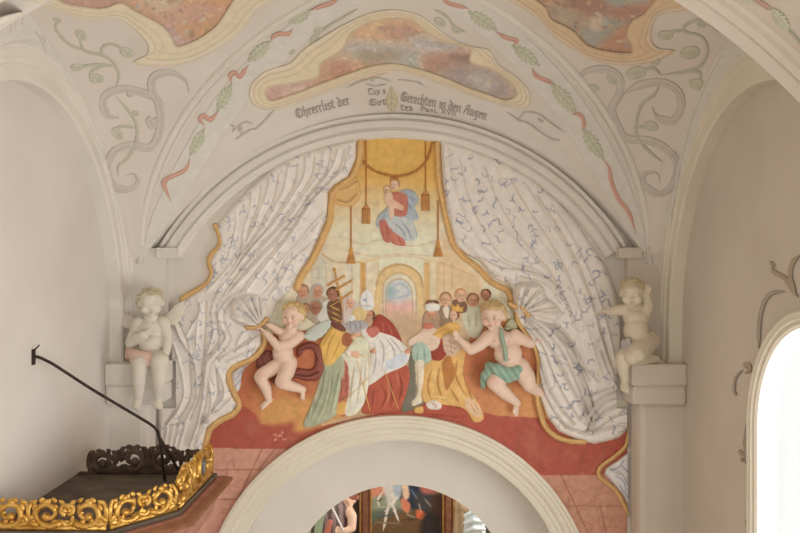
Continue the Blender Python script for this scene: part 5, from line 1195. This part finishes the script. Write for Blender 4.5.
# ---- ornament painted round the window
z7 = lambda *p: [(700+x/1.76, 230+y/1.76) for x, y in p]
BR, BRD = paint(168, 146, 116), paint(142, 118, 90)
scroll('brown leaf scroll painted on the wall above the window', [z7((150, 108), (122, 114), (106, 150), (103, 208)), ], [z7((126, 62), (130, 74), (148, 84), (164, 108), (172, 118)), z7((168, 108), (158, 82), (164, 56), (176, 44))], [(772, 264, 2.6, .9)], (754, 246, 800, 352), right_map, 4, 4.5, paint(166, 150, 132), paint(146, 128, 110), BR, BRD)
scroll('brown knot with trailing tail painted beside the window arch', [z7((60, 290), (62, 262), (76, 246))], [z7((76, 236), (86, 236), (88, 248), (78, 252))], [(746, 366, 3, .9), (735, 393, 2, 1)], (728, 358, 754, 400), right_map, 2.6, 3, paint(160, 142, 122), paint(138, 118, 98), BR, BRD)
scroll('brown pendant husk painted beside the window jamb', [z7((83, 336), (80, 370), (80, 412))], [], [(741, 453, 3, 1), (745, 444, 3, 1.3), (742, 460, 2, 1.4)], (734, 412, 752, 470), right_map, 3.4, 2, paint(160, 142, 122), paint(138, 118, 98), BR, BRD)
scroll('small brown husk painted low beside the window jamb', [z7((85, 478), (84, 530))], [], [(747, 523, 2.6, 1.2)], (742, 498, 753, 536), right_map, 2.6, 2, paint(160, 142, 122), paint(138, 118, 98), BR, BRD)
# ---- garland under the near transverse arch (on its soffit)
def soffit(px, py, h):
    dx = (px-400)/F; dz = (266.5-py)/F; cx, zc, R = -.30, -1.345, 3.24-h
    a = dx*dx+dz*dz; b = -2*(dx*cx+dz*zc); c0 = cx*cx+zc*zc-R*R; Y = (-b+np.sqrt(b*b-4*a*c0))/(2*a)
    return np.stack([dx*Y, Y, H+dz*Y], 1)
def arch_garland(c):
    for a, b, w_ in (((772, 8), (790, 32), 7), ((742, -8), (758, 4), 6)): leaf(c, a, b, w_)
    c.stroke([(756, 0), (762, 4), (768, 8)], 5, paint(176, 112, 92), 1, dz=.006, mask=True); c.stroke([(790, 32), (796, 38), (800, 43)], 3, GRD, 1, dz=.004, mask=True)
decal('painted_garland', 'leaf garland painted under the near arch at the upper right', 'painted garland', (736, -8, 800, 46), arch_garland, soffit)
def arch_garland_l(c):
    for x, y, r, a in ((33, 2, 5, .2), (20, 7, 3, -.5), (11, 15, 4, -.4), (1, 24, 3, -.4)): c.dab(x, y, r, GRD, .004, r*.5, rot=a)
# ================================================================= pulpit canopy, tie rods, altar
ZC = H-1.80
can = thing('pulpit_canopy', 'dark pulpit canopy with gilded openwork cresting on the left wall', 'pulpit canopy', (-2.2, 6.1, ZC-.42))
PA, PB, PCc, PD, PE = (-2.80, 5.46), (-1.985, 5.45), (-1.64, 5.90), (-1.62, 6.95), (-2.80, 6.95)
cen = np.array((-2.25, 6.15))
def ring(off, z):
    """outline pushed outward by off (wall side stays on the wall)"""
    P = [np.array(p) for p in (PA, PB, PCc, PD, PE)]; out = []
    for i, p in enumerate(P):
        if i == 0: q = (XL+.001, p[1]-off)
        elif i == 4: q = (XL+.001, p[1]+off)
        else:
            e1 = P[i]-P[i-1]; e2 = P[i+1]-P[i]; n1 = np.array((e1[1], -e1[0]))/np.hypot(*e1); n2 = np.array((e2[1], -e2[0]))/np.hypot(*e2)
            m_ = n1+n2; m_ /= (m_@n1) if abs(m_@n1) > .2 else 1; q = tuple(p+m_*off)
        out.append((q[0], q[1], z))
    return out
def loft(rings, cap0=True, cap1=True):
    V = [p for r in rings for p in r]; k = len(rings[0]); Fc = []
    for i in range(len(rings)-1):
        for j in range(k): Fc.append((i*k+j, i*k+(j+1) % k, (i+1)*k+(j+1) % k, (i+1)*k+j))
    if cap0: Fc.append(tuple(range(k-1, -1, -1)))
    if cap1: Fc.append(tuple((len(rings)-1)*k+j for j in range(k)))
    return V, Fc
mk('top_board', *loft([ring(.005, ZC-.05), ring(.03, ZC-.012), ring(.022, ZC)]), M['topwood'], can, smooth=False)
mk('cornice', *loft([ring(-.16, ZC-.44), ring(-.12, ZC-.40), ring(-.02, ZC-.36), ring(.02, ZC-.22), ring(.035, ZC-.20), ring(.03, ZC-.18), ring(.10, ZC-.10), ring(.115, ZC-.095), ring(.12, ZC-.07), ring(.085, ZC-.045), ring(.04, ZC-.035)]), M['marbled'], can, smooth=False)
mk('cornice_moulding', *loft([ring(.10, ZC-.105), ring(.13, ZC-.098), ring(.14, ZC-.075), ring(.125, ZC-.06), ring(.08, ZC-.04)], False, False), M['brownwood'], can, smooth=False)
mk('batten', *box_vf(-2.78, -2.62, 6.90, 6.96, ZC-.002, ZC+.02, .004), M['darkwood'], can, smooth=False)
def spiral(cx, cz, r, a0, turns, sgn, n=22, shrink=.86):
    return [(cx+r*(1-shrink*t)*math.cos(a0+sgn*turns*2*math.pi*t), cz+r*(1-shrink*t)*math.sin(a0+sgn*turns*2*math.pi*t)) for t in np.linspace(0, 1, n)]
def crest(name, p0, p1, h, n_sc, seed, mat, label, kind='scroll'):
    """openwork panel standing on the edge p0-p1; local u along the edge, v up"""
    p0, p1 = np.array(p0), np.array(p1); L = np.hypot(*(p1-p0)); d = (p1-p0)/L; nrm = Vector((d[1], -d[0], 0))
    par = bpy.data.objects.new(name, None); COL.objects.link(par); par.parent = can; org = (p0[0], p0[1], ZC); par.location = Vector(org)-Vector(ORG[can.name]); ORG[par.name] = org; par['label'] = label
    to = lambda u, v, o=0: (p0[0]+d[0]*u+nrm.x*o, p0[1]+d[1]*u+nrm.y*o, ZC+v)
    r = random.Random(seed)
    rail = join_vf(tube_vf([to(0, .018), to(L, .018)], .020, 8, 1, nrm), tube_vf([to(0, .042), to(L, .042)], .010, 8, 1, nrm))
    mk('rail', *rail, mat, par)
    def vine(P, r0, r1, fl=.75):
        Q = spline(P, 4) if len(P) < 12 else np.array(P); k = len(Q)
        return tube_vf([to(u, v, .006*math.sin(i)) for i, (u, v) in enumerate(Q)], [r0+(r1-r0)*i/(k-1) for i in range(k)], 8, fl, nrm)
    def lobe(u, v, a, l, w_, bend=.5):
        """acanthus lobe: a short fat curved tapering tube"""
        P = [(u, v)]; aa = a
        for i in range(5): aa += bend/5; P.append((P[-1][0]+l/5*math.cos(aa), P[-1][1]+l/5*math.sin(aa)))
        rad = [w_*.5, w_*.95, w_, w_*.85, w_*.55, w_*.2]
        return tube_vf([to(*q) for q in P], rad, 8, .45, nrm)
    w0 = L/n_sc; f = h/.2*(1.3 if kind == 'gold' else 1.6)
    if kind == 'scroll': mk('base_strip', *tube_vf([to(0, .03), to(L, .03)], .034, 8, .5, nrm), mat, par)
    for k in range(n_sc):
        c0 = (k+.5)*w0; hh = h*(1 if kind == 'gold' else (.80+.30*math.sin(math.pi*(k+.5)/n_sc))); R = min(w0*.47, hh*.43); sg = 1 if (k % 2 == 0) == (seed % 2 == 0) else -1
        ex = w0*.46/R; cv = hh*.52; parts = []
        S = [(c0+(u-c0)*ex*.9, v) for u, v in spiral(c0, cv, R, -math.pi/2-sg*.9, 1.22, sg, 24, .74)]
        parts.append(vine([(c0-sg*w0*.52, .035)]+S[:2], .011*f, .016*f)); parts.append(vine(S, .018*f, .010*f, .9)); parts.append(ico(to(*S[-1]), .021*f, 2, (1, 1, 1)))
        parts.append(vine([(c0+sg*w0*.30, .04), (c0+sg*w0*.46, hh*.28), (c0+sg*w0*.50, hh*.62), (c0+sg*w0*.40, hh*.88), (c0+sg*w0*.30, hh*.82)], .016*f, .007*f))
        for j, ln_, bd in ((2, .20, 1.0), (5, .26, 1.1), (8, .26, 1.1), (11, .24, 1.1), (14, .16, .8)):
            u, v = S[j]; a = math.atan2(v-cv, (u-c0))
            parts.append(lobe(u, v, a+sg*.75, hh*ln_, .017*f, sg*bd))
            if j in (5, 8, 11): parts.append(lobe(u, v, a+sg*.2, hh*.13, .011*f, sg*.8))
        u, v = S[16]; parts.append(lobe(u, v, math.atan2(v-cv, u-c0)+math.pi*.8, hh*.15, .011*f, sg))
        T = spiral(c0+sg*w0*.34, hh*.26, R*.42, math.pi/2, 1.1, -sg, 16, .7); parts.append(vine(T, .013*f, .008*f, .9)); parts.append(ico(to(*T[-1]), .014*f, 2))
        T = spiral(c0-sg*w0*.46, hh*.66, R*.40, -math.pi/2, 1.1, sg, 16, .7); parts.append(vine(T, .013*f, .008*f, .9)); parts.append(ico(to(*T[-1]), .014*f, 2))
        for q in range(5): parts.append(lobe(c0+w0*(q-2)*.2, hh*(.80+.05*(q % 2)), math.pi/2+.5*(q-2)*.4, hh*.20, .012*f, .9*(1 if q > 2 else -1)))
        for q in range(4):
            u = (k+(q+.4)/4)*w0; parts.append(lobe(u, .035, math.pi/2+r.uniform(-.8, .8), hh*r.uniform(.2, .36), .013*f, r.uniform(-1.4, 1.4)))
        mk('scroll', *join_vf(*parts), mat, par)
    return par, to, L, nrm
crest('crest', (-2.80, 5.46), (-2.0, 5.45), .222, 3, 2, M['gold'], 'gilded openwork crest panel next to the left wall', 'gold')
crest('crest', (-1.98, 5.46), (-1.65, 5.89), .222, 2, 3, M['gold'], 'gilded openwork crest panel on the slanted front', 'gold')
par, to, L, nr = crest('crest', (-1.645, 5.93), (-1.63, 6.92), .30, 3, 4, M['gold'], 'tall gilded crest panel with an oval mirror facing the nave', 'gold')
mk('mirror', *ell(to(L*.62, .17, .015), .03, .10, .085, None), M['mirror'], par)['label'] = 'grey oval mirror'
mk('mirror_frame', *tube_vf([to(L*.62+.13*math.cos(a), .17+.11*math.sin(a), .02) for a in np.linspace(0, 2*math.pi, 33)], .028, 8), M['gold'], par)
crest('crest', (-1.67, 6.94), (-2.70, 6.94), .235, 4, 5, M['darkwood'], 'dark openwork crest seen from behind', 'scroll')
# small finial block at the wall end of the rear crest is part of the cresting
# tie rods
rod = thing('tie_rod', 'thin iron tie rod running from the left wall down to the pulpit canopy', 'iron rod', (-2.0, 6.7, H-1.8))
P3 = lambda px, py, Y: tuple(at(px, py, Y))
rp_ = [(XL, 6.10, H-.695)]+[P3(38, 357, 6.12), P3(47, 361, 6.16), P3(56, 366, 6.20), P3(90, 388, 6.36), P3(120, 406, 6.48), P3(150, 424, 6.60), P3(157, 431, 6.64), P3(160, 438, 6.66), P3(168, 452, 6.70), P3(176, 466, 6.74), P3(183, 476.5, 6.80)]
mk('rod', *tube_vf(spline(rp_, 5), .0118, 10), M['iron'], rod)
mk('wall_plate', *join_vf(box_vf(XL+.001, XL+.012, 6.075, 6.125, H-.75, H-.63, .003), tube_vf([(XL+.01, 6.10, H-.64), (XL+.05, 6.10, H-.60)], .006, 6)), M['iron'], rod)
mk('brace', *tube_vf(spline([P3(157.5, 430, 6.64), P3(160, 440, 6.65), P3(162, 456, 6.66), P3(163.5, 470, 6.68), P3(165, 481.5, 6.70)], 5), .013, 8), M['iron'], rod)
# ---------------------------------------------------------------- altar seen through the chancel arch
YA = 11.0
al = thing('high_altar', 'carved high altar with a dark rider painting seen through the chancel arch', 'altar', (.1, YA+.2, 0))
a0 = lambda px, py, Y=YA: at(px, py, Y)
xs = [a0(p, 500).x for p in (359, 372, 442, 455)]
zt, zbot = a0(400, 470).z, 1.35
mk('altar_table', *join_vf(box_vf(-1.1, 1.3, YA-.75, YA+.5, 0, 1.05, .02), box_vf(-1.2, 1.4, YA-.8, YA+.5, 1.05, 1.15, .02)), M['marbled'], al, smooth=False)
mk('predella', *box_vf(-1.15, 1.35, YA-.05, YA+.5, 1.15, zbot, .02), M['brownwood'], al, smooth=False)
mk('back_panel', *box_vf(-1.25, 1.45, YA+.22, YA+.45, zbot, zt+.2, .03), M['greypanel'] if 'greypanel' in M else M['topwood'], al, smooth=False)
for x0, x1, lb in ((xs[0], xs[1], 'left'), (xs[2], xs[3], 'right')):
    w_ = x1-x0
    mk('pilaster', *join_vf(box_vf(x0, x1, YA-.03, YA+.22, zbot, zt, .01), box_vf(x0+w_*.30, x1-w_*.30, YA-.05, YA, zbot, zt, .008)), M['brownwood'], al, smooth=False)
gl_ = [(x, x+.016) for x in (xs[1]-.02, xs[2]+.004, xs[0]+.01, xs[3]-.03)]
for a, b in gl_: mk('gilt_fillet', *box_vf(a, b, YA-.06, YA+.02, zbot, zt, .003), M['gold'], al, smooth=False)
mk('entablature', *box_vf(xs[0]-.1, xs[3]+.1, YA-.1, YA+.3, zt, zt+.2, .03), M['brownwood'], al, smooth=False)
c = Canvas(371, 466, 443, 640, .5, base=paint(70, 62, 54)*.8)
D = lambda *q: np.clip(lin(q)/.62, .004, .9)
c.c[:] = D(74, 66, 56)
c.poly([(371, 466), (394, 466), (390, 497), (371, 502)], D(184, 122, 100), feather=3); c.poly([(371, 498), (396, 496), (404, 510), (388, 514), (371, 514)], D(126, 132, 112), feather=2); c.poly([(371, 512), (396, 509), (420, 520), (412, 528), (371, 528)], D(84, 96, 84), feather=3)
c.poly([(371, 526), (443, 522), (443, 640), (371, 640)], D(98, 76, 52), feather=4)
c.poly([(400, 480), (422, 484), (424, 506), (408, 508), (402, 500)], D(40, 46, 58), feather=1.5); c.poly([(414, 494), (434, 490), (440, 512), (422, 516)], D(60, 58, 58), feather=2)
c.poly([(420, 483), (434, 485), (440, 492), (424, 493)], D(152, 88, 76), feather=2); c.poly([(430, 500), (442, 496), (443, 520), (434, 518)], D(70, 50, 42), feather=2)
c.poly([(382, 484), (390, 480), (398, 486), (400, 494), (394, 503), (389, 507), (386, 496)], D(182, 178, 168), feather=1.5); c.poly([(394, 482), (402, 486), (399, 498), (394, 494)], D(146, 158, 166), feather=1.5)
for P, w_ in (([(390, 502), (387, 512), (385, 522), (383, 531)], 2.6), ([(392, 503), (396, 514), (399, 522)], 2.4), ([(397, 497), (391, 507)], 3), ([(384, 490), (378, 500), (380, 508)], 2)): c.stroke(P, w_, D(196, 190, 178), .95, taper=.4)
for P, cl in (([(374, 508), (392, 506)], (150, 150, 126)), ([(372, 518), (398, 514)], (64, 78, 76)), ([(374, 522), (404, 524)], (120, 110, 84)), ([(400, 520), (440, 518)], (70, 54, 40)), ([(376, 502), (384, 498)], (96, 86, 66)), ([(424, 498), (432, 508)], (120, 116, 108)), ([(410, 488), (418, 500)], (86, 100, 118)), ([(406, 514), (416, 518)], (132, 128, 104)), ([(428, 524), (438, 528)], (104, 76, 56)), ([(404, 504), (412, 512)], (96, 110, 100))): c.stroke(P, 1.8, D(*cl), .85, taper=.5)
c.poly([(402, 482), (407, 483), (409, 496), (404, 499)], D(204, 168, 142), feather=1); c.poly([(402, 498), (410, 504), (408, 513), (402, 508)], D(186, 116, 90), feather=1); c.poly([(417, 510), (424, 512), (425, 519), (417, 518)], D(190, 100, 62), feather=1); c.stroke([(419, 504), (421, 512)], 1.2, D(160, 150, 140), .8)
c.poly([(424, 513), (440, 516), (441, 540), (420, 540)], D(50, 44, 42), feather=3); c.stroke([(384, 484), (390, 478), (396, 484)], 2.4, D(70, 100, 104), .8)
c.brush(500, 8, .7, 1.35, 5, .5, 1.4, .6, 1.2)
pn = c.build('painting', plane_map(YA-.01), M['paint'], al); pn['label'] = 'dark painting of a pale horse and rider'
# saints flanking the picture
def spart(P, name, col, par, shade=None, vox=.014): return fuse(name, P, vox, M['skin'], par, col, smooth=3, shade=shade)
sd = thing('saint_statue', 'carved saint with lance and brown striped robe left of the altar picture', 'statue', tuple(a0(335, 640, YA-.35)))
q = lambda px, py, Y=YA-.35: at(px, py, Y)
spart([cone(q(336, 520), .20, q(334, 560), .26), cone(q(334, 560), .26, q(334, 640), .34), ell(q(339, 512), .21, .15, .16)], 'robe', paint(150, 120, 112), sd,
      lambda co, cc: cc*np.where(np.sin(co[:, :1]*62+co[:, 2:]*6) > .1, 1.0, .42))
P, sp, g, B = head_parts(q(349, 500), .10, (-.5, -1, -.3)); P += [cone(q(348, 505), .05, q(343, 511), .07)]
P += [chain([q(346, 508), q(352, 516, YA-.5), q(352, 528, YA-.55), q(345, 531, YA-.6)], [.075, .065, .055, .04])]+hand(q(345, 531, YA-.6), (-.9, -.1, .2), (0, -1, .2), 1.5, .9)
fuse('body', P, .012, M['skin'], sd, paint(222, 176, 140), sp, 2, PC)
fuse('hair', curls(q(350, 498), .105, (-.5, -1, -.3), seed=3, n=40), .012, M['skin'], sd, paint(150, 84, 62), smooth=2)['label'] = 'reddish hair'
spart([cone(q(326, 512), .11, q(324, 530), .13), cone(q(324, 530), .13, q(322, 600), .2)], 'cloak', paint(158, 176, 136), sd)['label'] = 'pale green cloak'
spart([chain([q(331, 522, YA-.5), q(328, 536, YA-.5)], [.05, .07])], 'sleeve', paint(196, 104, 76), sd)['label'] = 'red sleeve'
mk('lance', *tube_vf([q(332, 507, YA-.62), q(352, 548, YA-.62)], .014, 8), M['stucco'], sd)
mk('pedestal', *box_vf(q(318, 640).x, q(352, 640).x, YA-.65, YA-.05, 0, q(334, 638).z, .02), M['marbled'], sd, smooth=False)
sd = thing('saint_statue', 'carved saint in blue white drapery right of the altar picture', 'statue', tuple(a0(474, 640, YA-.35)))
spart([cone(q(462, 512), .10, q(462, 560), .18), cone(q(462, 560), .18, q(468, 640), .3), ell(q(461, 506), .09, .1, .13)], 'robe', paint(190, 158, 110), sd, lambda co, cc: cc*np.where(np.sin(co[:, :1]*70) > .2, 1.0, .72))
spart([ell(q(475, 521, YA-.45), .145, .15, .16), cone(q(474, 530, YA-.45), .15, q(476, 570, YA-.4), .2), chain([q(465, 516, YA-.58), q(474, 512, YA-.62), q(483, 514, YA-.58)], [.03, .035, .03]), chain([q(465, 523, YA-.58), q(474, 520, YA-.62), q(484, 521, YA-.58)], [.03, .035, .03]), chain([q(466, 531, YA-.58), q(474, 528, YA-.62), q(484, 529, YA-.58)], [.03, .035, .03])], 'mantle', paint(206, 216, 232), sd)['label'] = 'blue white mantle'
P, sp, g, B = head_parts(q(463, 497), .095, (.5, -1, -.1)); P += [cone(q(463, 502), .05, q(463, 510), .07), chain([q(464, 510), q(469, 507, YA-.5), q(472, 505, YA-.5)], [.05, .04, .03])]
fuse('body', P, .012, M['skin'], sd, paint(222, 182, 142), sp, 2, PC)
fuse('hair', curls(q(463, 495), .10, (.5, -1, -.1), seed=6, n=36), .012, M['skin'], sd, paint(140, 96, 60), smooth=2)['label'] = 'brown hair'
mk('pedestal', *box_vf(q(456, 640).x, q(490, 640).x, YA-.65, YA-.05, 0, q(470, 638).z, .02), M['marbled'], sd, smooth=False)
# ================================================================= light and camera
sc = bpy.context.scene
w = bpy.data.worlds.new('daylight'); sc.world = w; w.use_nodes = True
bg = w.node_tree.nodes['Background']; bg.inputs['Color'].default_value = (1.0, .98, .95, 1); bg.inputs['Strength'].default_value = 1.15
def area(name, loc, rot, sx, sy, power, color):
    l = bpy.data.lights.new(name, 'AREA'); l.shape = 'RECTANGLE'; l.size = sx; l.size_y = sy; l.energy = power; l.color = color
    o = bpy.data.objects.new(name, l); COL.objects.link(o); o.location = loc; o.rotation_euler = rot; return o
# daylight just outside each window of the right wall, facing into the nave (-x)
for i, wn in enumerate((W1, W2, W3)):
    area('window_daylight', (XR+.35, wn[0], H-1.8), (0, math.radians(90), 0), 3.4, 2.6, (150, 330, 220)[i], ((1, .975, .94), (1, .95, .885), (1, .95, .885))[i])
area('chancel_fill', (2.3, 10.2, H-1.6), (0, math.radians(90), 0), 2.2, 1.4, 90, (1, .97, .93))  # added fill lamp for the altar; no chancel window is built
sc.view_settings.view_transform = 'Standard'; sc.view_settings.look = 'None'
sc.view_settings.exposure = -0.06; sc.view_settings.gamma = 1.0; sc.view_settings.use_curve_mapping = False
cam = bpy.data.cameras.new('camera'); cam.sensor_width = 36; cam.lens = 36.0; cam.clip_end = 100
co = bpy.data.objects.new('camera', cam); COL.objects.link(co); co.location = (0, 0, H); co.rotation_euler = (math.pi/2, 0, 0)
sc.camera = co
